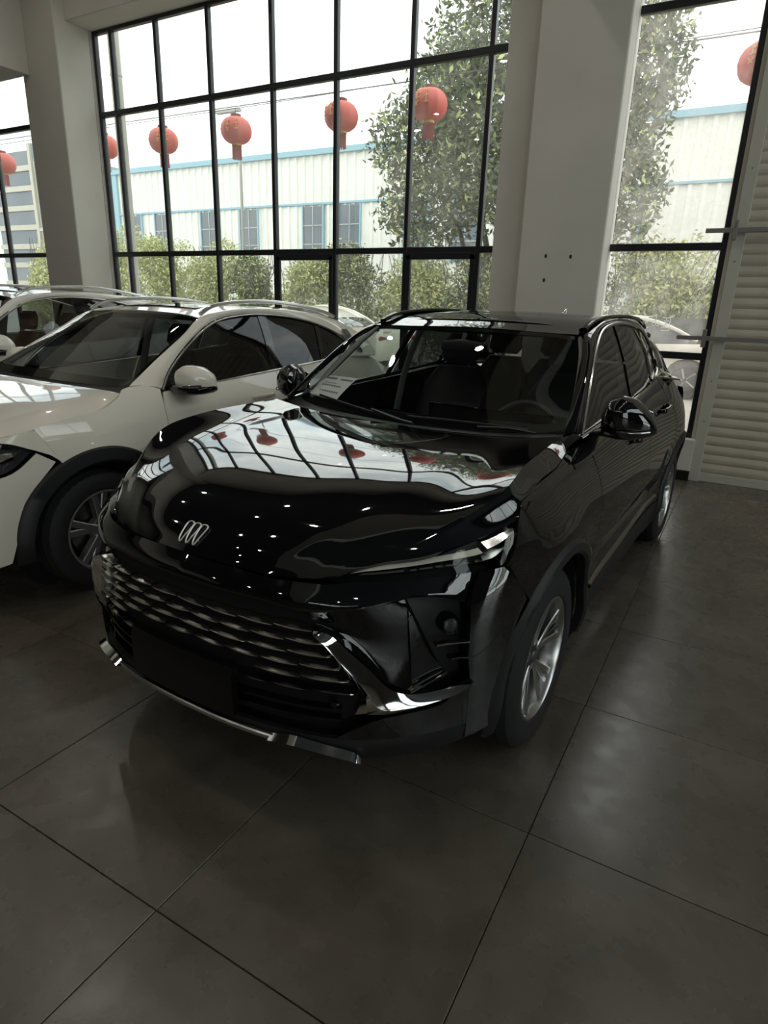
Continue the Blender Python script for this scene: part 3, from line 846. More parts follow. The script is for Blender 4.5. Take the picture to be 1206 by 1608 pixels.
# --- fenders, doors, quarters, sills
fpoly = [(.60,.30),(.578,.42),(.555,.6),(.53,.85),(.50,1.03),(.475,1.118),(.25,1.118),(.068,1.090),(-.134,1.077),(-.297,1.050),(-.349,1.0),(-.380,.955),(-.445,.885),(-.60,1.10)]
for s in (1, -1):
    P = star_net(np.array([0, WC]), .476, fpoly, math.radians(-3), math.radians(129.5), 64, 18, SX)
    panel(bk, 'front_fender', P*np.array([s, 1, 1]), BP, .012)
    belt = pch([.3,.5,.87,1.68,2.1,2.45,2.63],[1.118,1.122,1.148,1.183,1.208,1.236,1.25])
    def door(yf, yr, z0, n=34, m=40, nm='front_door'):
        t = np.linspace(0, 1, m)
        Y0 = pch(*zip(*yf)); Y1 = pch(*zip(*yr)); out = []
        for a in np.linspace(0, 1, n):
            ztop = belt(Y0(1.1)*(1-a) + Y1(1.1)*a) - .006
            z = z0 + (ztop - z0)*t
            y = Y0(z)*(1-a) + Y1(z)*a
            out.append(SX(y, z))
        return panel(bk, nm, np.array(out)*np.array([s, 1, 1]), BP, .014)
    d1 = door([(.44,.588),(.6,.562),(.85,.537),(1.03,.508),(1.2,.49)], [(.44,1.600),(1.2,1.612)], .445)
    arch = [(z, 2.79 - math.sqrt(.512**2 - (z-.36)**2)) for z in (.44,.5,.56,.62,.68,.74)]
    d2 = door([(.44,1.607),(1.2,1.619)], arch + [(.82,2.47),(.95,2.475),(1.08,2.455),(1.26,2.41)], .445, nm='rear_door')
    for d, y, z in ((d1, 1.33, 1.022), (d2, 2.19, 1.065)):
        p = SX(y, z, .02)*np.array([s, 1, 1])
        path = [SX(y + q, z + q*.04, h)*np.array([s, 1, 1]) for q, h in ((-.115, .004), (-.10, .028), (-.05, .038), (.05, .038), (.10, .030), (.115, .004))]
        ribbon(d, 'door_handle', crv(path, 24), (0, 0, 1), .030, .016, M['piano_black'])
        ribbon(d, 'handle_trim', crv([SX(y + q, z + .012 + q*.04, h)*np.array([s, 1, 1]) for q, h in ((-.09, .034), (0, .046), (.09, .034))], 12), (0, 0, 1), .007, .006, M['chrome'])
    qpoly = [(2.0,.30),(2.287,.36),(2.30,.50),(2.36,.62),(2.43,.74),(2.478,.83),(2.483,.95),(2.463,1.08),(2.42,1.232),(2.65,1.247),(2.9,1.205),(3.2,1.13),(3.42,1.06),(3.42,.75),(3.42,.2)]
    P = star_net(np.array([WB, WC]), .476, qpoly, math.radians(-6), math.radians(179), 84, 18, SX)
    panel(bk, 'rear_quarter', P*np.array([s, 1, 1]), BP, .012)
    U = np.array([[(y, z) for z in np.linspace(.20, .435, 10)] for y in np.linspace(.47, 2.31, 30)])
    panel(bk, 'sill_panel', lift(SX, U)*np.array([s, 1, 1]), M['black_plastic'], .02)
    P = strip_on(SX, [(.60,.425),(1.3,.438),(2.22,.468)], [(.60,.452),(1.3,.470),(2.22,.500)], 30, .012)
    panel(bk, 'sill_moulding', P*np.array([s, 1, 1]), M['dark_chrome'], 0)
    # wheel-arch cladding and liners
    for yc in (0, WB):
        ang = np.linspace(math.radians(-10), math.radians(190), 60)
        P = []
        for r_, h_ in ((.428, -.03), (.424, .006), (.436, .016), (.466, .014), (.482, .0)):
            P.append(SX(yc + r_*np.cos(ang), WC + r_*np.sin(ang), h_))
        panel(bk, 'wheel_arch_trim', np.array(P)*np.array([s, 1, 1]), M['black_plastic'], 0)
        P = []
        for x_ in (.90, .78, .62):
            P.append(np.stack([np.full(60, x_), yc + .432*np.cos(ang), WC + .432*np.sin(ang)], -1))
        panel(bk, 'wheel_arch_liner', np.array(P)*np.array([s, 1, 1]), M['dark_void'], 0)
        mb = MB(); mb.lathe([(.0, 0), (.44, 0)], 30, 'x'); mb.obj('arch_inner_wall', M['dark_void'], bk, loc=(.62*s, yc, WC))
# --- nose, bumper corners, lower skirt
top = [(0,.868),(.2,.866),(.32,.861),(.45,.862),(.53,.864),(.60,.871),(.78,.876),(.91,.883),(1.0,.886)]
low = [(0,.805),(.2,.804),(.33,.803),(.453,.792),(.594,.804),(.667,.816),(.773,.836),(.874,.834),(.955,.812)]
def fs_half(U, d=0.0):
    return mirror_grid(np.asarray(lift(FS, U, d)))
U = loft2(top, low, 60, 10)
P = lift(FS, U); P[-1] = lift(FS, U[-1], -.003)
P2 = np.concatenate([P, lift(FS, U[-1], -.06)[None] + np.array([0, 0, .004])])
panel(bk, 'nose_panel', mirror_grid(P2), BP, 0, sharp=28)
inner = [(.99,.335),(.99,.45),(.99,.55),(.978,.62),(.976,.70),(.976,.781),(.985,.83),(1.03,.884)]
outer = [(s_of_y(y), z) for y, z in ((-.470,.335),(-.468,.40),(-.450,.5),(-.400,.6),(-.336,.685),(-.298,.728),(-.362,.80),(-.436,.884))]
U = loft2(inner, outer, 40, 16)
P = lift(FS, U); both(bk, 'bumper_corner', P, BP, .02)
U = loft2([(0,.385),(.3,.385),(.62,.380),(.8,.392),(1.0,.392),(s_of_y(-.47),.385)], [(0,.325),(.3,.322),(.62,.308),(.8,.312),(1.0,.325),(s_of_y(-.47),.330)], 60, 8)
P = np.array([lift(FS, U[k], -.002 - .010*abs(k/7-.35)) for k in range(8)])
panel(bk, 'lower_skirt', mirror_grid(P), M['black_plastic'], .02)
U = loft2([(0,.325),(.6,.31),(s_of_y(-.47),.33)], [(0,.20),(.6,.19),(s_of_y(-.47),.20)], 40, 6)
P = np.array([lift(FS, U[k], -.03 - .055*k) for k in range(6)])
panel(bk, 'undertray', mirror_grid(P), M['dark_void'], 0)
U = loft2([(.575,.388),(.64,.430),(.705,.458),(.781,.472),(.904,.490),(.992,.545)], [(.575,.384),(.705,.386),(.8,.390),(.9,.391),(.992,.389)], 30, 6)
both(bk, 'bumper_lower_panel', lift(FS, U, -.001), BP, .01)
# black core behind every opening of the front
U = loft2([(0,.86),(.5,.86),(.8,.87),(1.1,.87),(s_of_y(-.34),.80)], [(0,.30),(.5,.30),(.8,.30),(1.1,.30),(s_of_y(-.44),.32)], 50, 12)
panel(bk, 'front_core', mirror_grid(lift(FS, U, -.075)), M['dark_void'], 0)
# --- chrome lower lip
lip = empty('chrome_lip', (0, 0, 0), 0, bk)
path = [(-1 if q < 0 else 1, abs(q)) for q in np.linspace(-.43, .43, 60)]
pts = [FS(a, .352 + .012*(1-(a/.43)**2), .008)*np.array([g, 1, 1]) for g, a in path]
ribbon(lip, 'lip_bar', pts, (0, 0, 1), .020, .018, M['satin_chrome'])
U = [[(.36,.366),(.43,.376),(.53,.362),(.63,.336),(.648,.317)], [(.36,.355),(.43,.358),(.53,.345),(.62,.325),(.648,.315)], [(.36,.343),(.43,.336),(.53,.324),(.62,.313),(.648,.313)]]
P = np.array([lift(FS, crv(U[0], 20), .004), lift(FS, crv(U[1], 20), .030), lift(FS, crv(U[2], 20), .004)])
both(lip, 'lip_wing', P, M['chrome'], 0, sharp=20)
# --- grille
gr = empty('grille', (0, 0, 0), 0, bk)
U = loft2([(0,.80),(.45,.79),(.58,.70)], [(0,.40),(.5,.40),(.66,.45)], 40, 10)
panel(gr, 'grille_backing', mirror_grid(lift(FS, U, -.05)), M['dark_void'], 0)
row_z = [.7385, .699, .660, .6205, .581, .541]
row_end = [.497, .527, .553, .581, .609, .635]
def grille_bar(sa, sb, z, proud, parent, mat, thick=.0072):
    m = 11; q = np.linspace(0, 1, m); s_ = sa + (sb - sa)*q
    sg = np.sign(s_); a = np.abs(s_)
    zz = z - .007*np.sin(math.pi*q)*.0 + (.0028*(1-2*q) if (sa + sb) >= 0 else .0028*(2*q-1))
    depth = proud + .004*np.sin(math.pi*q)
    r_ = np.sin(math.pi*np.clip(q*.94+.03, 0, 1))**.35
    P = []
    for dz, dd in ((.5, -.030), (.9, -.006), (.35, .004), (-.5, .002), (-.8, -.012), (-.5, -.030)):
        p = FS(a, zz + dz*thick*r_, depth + dd - .004); p[:, 0] *= np.where(sg == 0, 1, sg); P.append(p)
    return fix_normals(MB().grid(np.array(P), close_u=True).obj('grille_bar', mat, parent, sharp=25))
for k, (z, e) in enumerate(zip(row_z, row_end)):
    n = 9 if k % 2 else 8
    L = 2*e/n
    for i in range(n):
        a, b = -e + L*i, -e + L*(i+1)
        if k >= 4 and abs((a+b)/2) < .24: continue
        grille_bar(a + .002, b - .004, z, -.006, gr, M['grille_metal'] if k < 5 else M['dark_chrome'])
for z in (.47, .435):
    ribbon(gr, 'lower_slat', [FS(abs(q), z, -.035)*np.array([1 if q >= 0 else -1, 1, 1]) for q in np.linspace(-.58, .58, 50)], (0, 0, 1), .010, .03, M['piano_black'])
# number plate carrier
P = np.array([[FS(abs(q), z, .018 if z < .56 else .010)*np.array([1 if q >= 0 else -1, 1, 1]) for z in np.linspace(.395, .566, 6)] for q in np.linspace(-.235, .235, 18)])
panel(bk, 'plate_carrier', P, M['plate_black'], .03)
# --- chrome corner blades
bl_out = [(.501,.742),(.551,.730),(.598,.687),(.663,.627),(.730,.557),(.782,.538),(.858,.536),(.934,.541),(.990,.552)]
bl_mid = [(.504,.738),(.535,.712),(.585,.655),(.640,.590),(.700,.507),(.770,.505),(.858,.515),(.934,.529),(.990,.551)]
bl_in = [(.499,.735),(.524,.700),(.570,.628),(.622,.560),(.640,.500),(.705,.470),(.850,.490),(.930,.505),(.990,.549)]
bl_low = [(.499,.735),(.524,.700),(.570,.628),(.622,.560),(.646,.520),(.640,.497),(.625,.461)]
for s in (1, -1):
    b = empty('chrome_blade', (0, 0, 0), 0, bk); g = np.array([s, 1, 1])
    P = np.array([lift(FS, crv(bl_out, 60), -.004), lift(FS, crv(bl_out, 60)*.5 + crv(bl_mid, 60)*.5, .012), lift(FS, crv(bl_mid, 60), .020)])
    panel(b, 'upper_facet', P*g, M['chrome'], 0, sharp=25)
    a1, a2 = crv(bl_mid[:5], 40), crv(bl_low, 40)
    P = np.array([lift(FS, a1, .020), lift(FS, a1*.5 + a2*.5, .006), lift(FS, a2, -.018)])
    panel(b, 'inner_facet', P*g, M['chrome'], 0, sharp=25)
    a1, a2 = crv(bl_mid[4:], 30), crv([(.625,.461),(.705,.466),(.781,.478),(.904,.496),(.96,.508),(.990,.549)], 30)
    P = np.array([lift(FS, a1, .020), lift(FS, a1*.5 + a2*.5, .010), lift(FS, a2, -.006)])
    panel(b, 'lower_facet', P*g, M['chrome'], 0, sharp=25)
    # side intake behind the blade
    it = empty('side_intake', (0, 0, 0), 0, bk)
    U = loft2([(.46,.785),(.594,.800),(.667,.812),(.773,.832)], [(.52,.728),(.60,.690),(.70,.590),(.80,.540)], 20, 8)
    P = np.array([lift(FS, U[k], -.012 - .02*math.sin(math.pi*k/7)) for k in range(8)]); panel(it, 'cheek_panel', P*g, M['piano_black'], 0)
    U = loft2([(.773,.832),(.80,.76),(.845,.67),(.905,.590)], [(.80,.540),(.82,.540),(.86,.540),(.905,.545)], 16, 8)
    P = np.array([lift(FS, U[k], -.012 - .010*k/7) for k in range(8)]); panel(it, 'cheek_wedge', P*g, M['piano_black'], 0)
    U = loft2([(.773,.834),(.874,.834),(.955,.812),(.976,.78)], [(.905,.590),(.92,.565),(.96,.555),(.985,.555)], 16, 10)
    panel(it, 'recess', lift(FS, U, -.055)*g, M['black_plastic'], 0)
    lamp = empty('fog_lamp', (0, 0, 0), 0, bk)
    ring = [(.888,.748),(.905,.766),(.930,.766),(.948,.748),(.945,.722),(.918,.714),(.893,.724)]
    C_ = crv(ring, 28, closed=True); cc = C_.mean(0)
    P = np.array([lift(FS, cc + (C_-cc)*k, h) for k, h in ((1.15, -.05), (1.08, -.018), (.92, -.010), (.80, -.022))]); panel(lamp, 'lamp_bezel', P*g, M['piano_black'], 0)
    P = np.array([lift(FS, cc + (C_-cc)*k, h) for k, h in ((.82, -.020), (.5, -.017), (.01, -.016))]); panel(lamp, 'lamp_lens_dome', P*g, M['rim_dark'], 0)
    for z, a0, a1, mt in ((.694, .862, .976, M['satin_chrome']), (.640, .912, .978, M['dark_chrome'])):
        ribbon(it, 'intake_fin', (lift(FS, crv([(a0, z), ((a0+a1)/2, z - .003), (a1, z - .012)], 12), -.012))*g, (0, 0, 1), .008, .03, mt)
    ribbon(it, 'intake_fin', (lift(FS, crv([(.79,.545),(.85,.575),(.905,.597)], 12), -.008))*g, (0, 0, 1), .006, .02, M['dark_chrome'])
    MB().lathe([(0, -.004), (.011, -.004), (.013, .006)], 14, 'y').obj('parking_sensor', M['piano_black'], bk, loc=FS(.562, .492, -.015)*g)
    # headlamp
    hl = empty('headlamp', (0, 0, 0), 0, bk)
    ht = [(.540,.876),(.604,.900),(.862,.929),(1.064,.961),(1.190,.990),(1.240,1.002)]
    hb = [(.542,.872),(.608,.873),(.783,.878),(.909,.885),(1.060,.888),(1.125,.893),(1.180,.924),(1.228,.955)]
    U = loft2(ht, hb, 50, 8)
    panel(hl, 'lamp_housing', lift(FS, U, -.055)*g, M['cabin_dark'], 0)
    panel(hl, 'lens', lift(FS, U, .002)*g, M['lamp_lens'], 0)
    def band(f0, f1, a, b_, d, nm, mt, h=.008):
        A = crv(ht, 60); B = crv(hb, 60); i0, i1 = int(a*59), int(b_*59)
        p = A + (B - A)*f0; q = A + (B - A)*f1
        P = np.array([lift(FS, p[i0:i1+1], d - .01), lift(FS, (p[i0:i1+1]+q[i0:i1+1])/2, d + h), lift(FS, q[i0:i1+1], d - .01)])
        return panel(hl, nm, P*g, mt, 0)
    band(.28, .56, .05, .76, -.020, 'daytime_light_strip', M['lamp_white'])
    band(.64, .80, .10, .34, -.028, 'lamp_segment', M['lamp_chrome'])
    for q in range(7):
        band(.66, .88, .38 + q*.045, .415 + q*.045, -.032, 'lamp_segment', M['lamp_chrome'])
    band(.10, .62, .78, .97, -.040, 'reflector', M['lamp_chrome'], .022)
    band(.62, .97, .72, .90, -.045, 'reflector', M['lamp_chrome'], .020)
# --- A-pillars, roof rails, roof
CA = [(.752,.47,1.135),(.705,.73,1.300),(.660,.945,1.435),(.618,1.105,1.522),(.588,1.40,1.578),(.578,1.80,1.596),(.570,2.30,1.586),(.552,2.80,1.535),(.53,3.10,1.485)]
CBp = [(.545,1.135),(.84,1.350),(1.058,1.463),(1.298,1.542),(1.528,1.573),(1.843,1.584),(2.194,1.568),(2.46,1.540),(2.66,1.475)]
CB = [tuple(GX(y, z)) for y, z in CBp]
A_, B_ = crv(CA, 80), crv(CB, 80)
for s in (1, -1):
    g = np.array([s, 1, 1]); P = []
    for t in np.linspace(0, 1, 7):
        p = A_*(1-t) + B_*t; out = np.zeros_like(p); b_ = math.sin(math.pi*t)*.018
        out[:, 0] = b_*.8; out[:, 2] = b_*.7
        P.append(p + out)
    panel(bk, 'cant_rail', np.array(P)*g, BP, .012)
    # C pillar
    R0 = [GX(2.43, 1.238), GX(2.62, 1.252), GX(2.80, 1.30), GX(2.83, 1.37), GX(2.75, 1.44), GX(2.60, 1.505)]
    R1 = [(.855,2.95,1.19),(.79,3.20,1.18),(.71,3.36,1.20),(.655,3.32,1.31),(.61,3.22,1.40),(.545,3.09,1.485)]
    P = loft2(R0, R1, 30, 8); P[3:5, :, 0] += .006
    panel(bk, 'rear_pillar', P*g, BP, .012)
    rail = [(.592,1.16,1.545),(.594,1.25,1.575),(.590,1.5,1.600),(.585,1.9,1.612),(.580,2.4,1.600),(.566,2.78,1.560),(.558,2.88,1.535)]
    ribbon(bk, 'roof_rail', crv(rail, 40)*g, (1, 0, .2), .044, .022, M['piano_black'])
    # side window chrome surround
    ch = [tuple(GX(y, z, .008)) for y, z in ((.565,1.128),(.84,1.342),(1.058,1.455),(1.298,1.534),(1.528,1.565),(1.843,1.576),(2.194,1.559),(2.45,1.530),(2.64,1.470),(2.755,1.395),(2.80,1.31))]
    ribbon(bk, 'window_chrome_upper', crv(ch, 60)*g, (.25, 0, 1), .017, .014, M['satin_chrome'])
    ch = [tuple(GX(y, z, .012)) for y, z in ((.53,1.117),(.87,1.148),(1.25,1.166),(1.68,1.186),(2.10,1.212),(2.40,1.243),(2.62,1.268),(2.74,1.295),(2.80,1.33))]
    ribbon(bk, 'window_chrome_lower', crv(ch, 50)*g, (.4, 0, 1), .026, .016, M['chrome'])
    # side glass
    def glass(pts_top, pts_bot, nm):
        U = loft2(pts_top, pts_bot, 20, 10); return panel(bk, nm, lift(GX, U, -.006)*g, M['front_glass'] if nm == 'front_door_glass' else M['tint_glass'], 0)
    glass([(.56,1.128),(.84,1.338),(1.058,1.450),(1.298,1.528),(1.50,1.556),(1.655,1.565)], [(.56,1.120),(.84,1.147),(1.058,1.158),(1.298,1.168),(1.45,1.175),(1.535,1.179)], 'front_door_glass')
    glass([(1.74,1.567),(1.95,1.566),(2.194,1.551),(2.36,1.533)], [(1.60,1.184),(1.85,1.196),(2.10,1.212),(2.24,1.228)], 'rear_door_glass')
    glass([(2.40,1.528),(2.55,1.500),(2.68,1.445),(2.74,1.392)], [(2.29,1.234),(2.45,1.250),(2.60,1.268),(2.72,1.295)], 'quarter_glass')
    for a, b, c, d, nm in ((1.655, 1.745, 1.535, 1.605, 'door_pillar_trim'), (2.355, 2.405, 2.235, 2.295, 'door_pillar_trim')):
        U = np.array([[(a + (c-a)*t + (b-a + ((d-c)-(b-a))*t)*q, 1.568 - (1.568 - 1.182 if a < 2 else 1.568 - 1.235)*t - (.03 if a > 2 else 0)*(1-t)) for t in np.linspace(0, 1, 10)] for q in (0, .5, 1)])
        panel(bk, nm, lift(GX, U, .001)*g, M['piano_black'], 0)
    # mirror
    mr = empty('door_mirror', (0, 0, 0), 0, bk)
    sec = []
    for x_, yc, zc, a, b_ in ((.858,.700,1.172,.050,.055),(.880,.712,1.190,.085,.082),(.925,.732,1.196,.108,.096),(.970,.750,1.190,.108,.090),(1.010,.768,1.178,.092,.070),(1.045,.785,1.162,.060,.042),(1.068,.798,1.148,.022,.014)):
        sec.append(((x_*s, yc, zc), (0, a, .0), (0, -.012, b_)))
    v, f = blob(sec, 24, 2.5); fix_normals(mesh_obj('mirror_housing', v, f, BP, mr))
    v, f = blob([((.80*s,.69,1.118), (0, .05, 0), (0, 0, .012)), ((.86*s,.71,1.128), (0, .05, 0), (0, 0, .016)), ((.93*s,.72,1.120), (0, .05, 0), (0, 0, .016))], 14); fix_normals(mesh_obj('mirror_arm', v, f, M['piano_black'], mr))
    v, f = blob([((.90*s,.845,1.178), (0, .006, 0), (0, 0, .055)), ((.96*s,.852,1.180), (0, .006, 0), (0, 0, .066)), ((1.03*s,.852,1.174), (0, .006, 0), (0, 0, .045))], 14); fix_normals(mesh_obj('mirror_glass', v, f, M['mirror_glass'], mr))
    ribbon(mr, 'turn_signal', crv([(.93*s,.634,1.150),(1.0*s,.660,1.146),(1.05*s,.722,1.148)], 14), (0, 0, 1), .008, .006, M['dark_chrome'])
    # black plate at the mirror foot
    U = np.array([[(a, b_) for b_ in np.linspace(0, 1, 5)] for a in np.linspace(0, 1, 8)])
    U2 = np.array([[((.235 + .33*a), (1.106 - .03*(1-a) + .015*a)*(b_) + (1.055 + .012*a - .0*(1-a))*(1-b_)) for b_ in np.linspace(0, 1, 5)] for a in np.linspace(0, 1, 8)])
    panel(bk, 'mirror_foot_plate', lift(SX, U2, .003)*g, M['piano_black'], 0)
half = []
for y, x_, ze, zc in ((1.105,.618,1.522,1.534),(1.40,.588,1.578,1.598),(1.80,.578,1.596,1.618),(2.30,.570,1.586,1.610),(2.80,.552,1.535,1.560),(3.10,.53,1.485,1.508),(3.22,.50,1.470,1.492)):
    half.append([(0, y + (.018 if y < 1.2 else 0), zc), (.2, y + (.015 if y < 1.2 else 0), zc - .003), (.4, y + (.008 if y < 1.2 else 0), zc - .009), (x_, y, ze)])
roof_c = spline_rows(half, 49, 19)
panel(bk, 'roof', mirror_grid(roof_c), BP, .02)
sun = []
for y, zc in ((1.25,1.567),(1.6,1.611),(1.95,1.617),(2.3,1.612),(2.45,1.601)):
    r_ = [(0, y, zc + .006), (.2, y, zc + .003), (.36, y, zc - .003), (.44, y, zc - .010)]; sun.append(r_)
panel(bk, 'sunroof_glass', mirror_grid(spline_rows(sun, 25, 13)), M['frit'], .006)
v, f = blob([((0,2.72,1.560),(.022,0,0),(0,.085,0)), ((0,2.75,1.60),(.016,0,0),(0,.060,0)), ((0,2.79,1.635),(.010,0,0),(0,.028,0)), ((0,2.805,1.650),(.006,0,0),(0,.012,0))], 14, 2.2)
fix_normals(mesh_obj('antenna_fin', v, f, M['chrome'], bk))
# --- windscreen, cowl, wipers
ws = [
 [(0,.445,1.098),(.25,.452,1.104),(.48,.478,1.114),(.66,.520,1.128),(.752,.565,1.150)],
 [(0,.690,1.262),(.24,.696,1.262),(.45,.714,1.258),(.62,.742,1.252),(.718,.760,1.246)],
 [(0,.930,1.418),(.22,.932,1.416),(.42,.940,1.410),(.58,.952,1.402),(.662,.962,1.392)],
 [(0,1.112,1.530),(.20,1.110,1.529),(.38,1.106,1.525),(.53,1.102,1.519),(.612,1.102,1.510)]]
wsP = spline_rows(ws, 25, 25)
wind = panel(bk, 'windscreen', mirror_grid(wsP), M['car_glass'], 0)
fr_l = mirror_grid(wsP)
def frit(i0, i1, j0, j1, nm='windscreen_border'):
    P = fr_l[i0:i1, j0:j1].copy(); P[..., 1] += .004; P[..., 2] -= .004
    return panel(bk, nm, P, M['frit'], 0)
frit(0, 3, 0, 49); frit(23, 25, 0, 49); frit(2, 24, 0, 3); frit(2, 24, 46, 49)
cw = [[(0,.350,1.075),(.25,.358,1.082),(.47,.376,1.090),(.62,.400,1.098),(.76,.46,1.112)], [(0,.455,1.092),(.25,.462,1.098),(.48,.488,1.108),(.66,.530,1.122),(.775,.60,1.14)]]
panel(bk, 'cowl', mirror_grid(spline_rows(cw, 5, 17)), M['black_plastic'], 0)
def wiper(pts, nm='wiper'):
    w = empty(nm, (0, 0, 0), 0, bk)
    ribbon(w, 'wiper_arm', crv(pts[:3], 16), (0, 0, 1), .010, .018, M['black_plastic'])
    ribbon(w, 'wiper_blade', crv(pts[2:], 24), (0, 0, 1), .012, .010, M['black_plastic'])
def wsp(x_, t, h=.012):
    i = int(round(t*24)); g = mirror_grid(wsP); j = np.abs(g[i, :, 0] - x_).argmin(); return g[i, j] + np.array([0, -.6, .8])*h
wiper([(.06,.405,1.112), tuple(wsp(-.06,.0,.022)), tuple(wsp(-.22,.03,.022)), tuple(wsp(.02,.01)), tuple(wsp(-.3,.05)), tuple(wsp(-.60,.075))])
wiper([(.64,.455,1.130), tuple(wsp(.52,.0,.022)), tuple(wsp(.36,.02,.022)), tuple(wsp(.60,.0)), tuple(wsp(.30,.03)), tuple(wsp(.02,.05))])
st2 = np.array([mirror_grid(wsP)[i_, 3:6] + np.array([0, .004, -.004]) for i_ in (20, 21, 22)]); panel(bk, 'windscreen_sticker', st2, M['paper'], 0)
st2 = np.array([mirror_grid(wsP)[i_, 7:10] + np.array([0, .004, -.004]) for i_ in (21, 22)]); panel(bk, 'windscreen_sticker', st2, M['paper'], 0)
v, f = blob([((-.58,.40,1.105),(.03,0,0),(0,.006,.006)), ((-.55,.40,1.11),(.01,0,0),(0,.01,.008))], 8); 
# --- tail
P = mirror_grid(lift(TS, np.array([[(q, z) for z in np.linspace(.28, .70, 10)] for q in np.linspace(0, .98, 30)]).transpose(1, 0, 2)))
panel(bk, 'rear_bumper', P, BP, .015)
P = mirror_grid(lift(TS, np.array([[(q, z) for z in np.linspace(.705, 1.09, 10)] for q in np.linspace(0, .66, 24)]).transpose(1, 0, 2)))
panel(bk, 'tailgate', P, BP, .015)
P = mirror_grid(lift(TS, np.array([[(q, z) for z in np.linspace(1.09, 1.47, 10)] for q in np.linspace(0, .62, 24)]).transpose(1, 0, 2)))
panel(bk, 'rear_glass', P, M['tint_glass'], 0)
for s in (1, -1):
    U = np.array([[(q, z) for z in np.linspace(.705, 1.10 , 10)] for q in np.linspace(.665, .98, 14)])
    panel(bk, 'rear_corner', lift(TS, U)*np.array([s, 1, 1]), BP, .012)
    U = np.array([[(q, z + (q-.4)*.06) for z in np.linspace(.93, 1.0, 6)] for q in np.linspace(.30, .92, 20)])
    panel(bk, 'tail_lamp', lift(TS, U, .012)*np.array([s, 1, 1]), M['tail_red'], .02)
P = np.array([[(x_, y, z) for x_ in np.linspace(-.55, .55, 12)] for y, z in ((3.06,1.500),(3.16,1.497),(3.26,1.482),(3.27,1.470))])
panel(bk, 'rear_spoiler', P, BP, .02)
# --- wheels
for s in (1, -1):
    wheel(bk, .805*s, 0, WR, .243, .235, s, 'twin')
    wheel(bk, .805*s, WB, WR, .243, .235, s, 'twin')
# --- cabin
fl = MB().box(-.72, .72, .30, 3.3, .26, .36); fl.box(-.80, .80, -.30, .36, .26, .9); fl.obj('cabin_floor', M['dark_void'], bk, smooth=False)
dash = [[(-.76,.50,1.07),(-.4,.47,1.075),(0,.46,1.075),(.4,.47,1.075),(.76,.50,1.07)], [(-.76,.75,1.085),(-.4,.78,1.08),(0,.80,1.075),(.4,.78,1.10),(.76,.75,1.085)], [(-.76,.92,1.03),(-.4,.98,1.02),(0,1.0,1.01),(.4,.97,1.05),(.76,.92,1.03)], [(-.76,.95,.80),(-.4,1.0,.75),(0,1.05,.70),(.4,1.0,.75),(.76,.95,.80)]]
panel(bk, 'dashboard', spline_rows(dash, 19, 25), M['cabin_dark'], .0, ref=(0, 1.0, .3))
dp = np.array([[(x_, .862 + d_, z) for z in np.linspace(1.06, 1.145, 4)] for x_, d_ in ((-.10,.03),(.10,.0),(.42,.0),(.58,.02))]); panel(bk, 'display_screen', dp, M['frit'], .02, ref=(0, .2, 1.1))
st_ = empty('steering_wheel', (.37, 1.02, 1.00), 0, bk); st_.rotation_euler = (math.radians(62), 0, 0)
a_ = np.linspace(0, 2*math.pi, 41)[:-1]
MB().tube(np.stack([.185*np.cos(a_), .185*np.sin(a_), 0*a_], -1), .016, 8, closed=True).obj('steering_rim', M['seat_black'], st_)
MB().lathe([(0, .02), (.06, .016), (.075, -.02)], 20).obj('steering_boss', M['seat_black'], st_)
for q in (0, 2.3, 3.98):
    MB().tube([(.05*math.cos(q+.4), .05*math.sin(q+.4), 0), (.185*math.cos(q+.4), .185*math.sin(q+.4), 0)], .014, 6).obj('steering_spoke', M['satin_chrome'], st_)
for x_ in (.37, -.37): seat(bk, x_, 1.42, .62, M['seat_black'], 'front_seat')
for x_ in (.42, -.42, 0): seat(bk, x_, 2.35, .64, M['seat_black'], 'rear_seat', .44)
for s in (1, -1):
    for pts, w_ in (([(.74,1.60,.95),(.715,1.66,1.22),(.66,1.70,1.42),(.60,1.72,1.53)], .07), ([(.725,.66,1.16),(.69,.84,1.31),(.64,1.02,1.44),(.60,1.12,1.50)], .04), ([(.70,2.62,1.2),(.62,2.70,1.38),(.54,2.70,1.50)], .12)):
        ribbon(bk, 'pillar_lining', crv(np.array(pts), 14)*np.array([s, 1, 1]), (0, 1, 0), w_, .025, M['cabin_grey'])
hl_ = np.array([[(x_, y, z) for x_ in np.linspace(-.56, .56, 9)] for y, z in ((1.13,1.500),(1.6,1.56),(2.3,1.555),(3.0,1.47))]); panel(bk, 'headlining', hl_, M['cabin_dark'], 0, ref=(0, 1.5, 2.2))
im = empty('interior_mirror', (0, 0, 0), 0, bk)
v, f = blob([((-.12,1.02,1.435),(0,.012,0),(0,0,.024)), ((0,1.015,1.44),(0,.018,0),(0,0,.034)), ((.12,1.02,1.435),(0,.012,0),(0,0,.024))], 14); fix_normals(mesh_obj('mirror_case', v, f, M['cabin_dark'], im))
MB().tube([(0,1.02,1.45),(0,1.05,1.50)], .012, 8).obj('mirror_stalk', M['cabin_dark'], im)
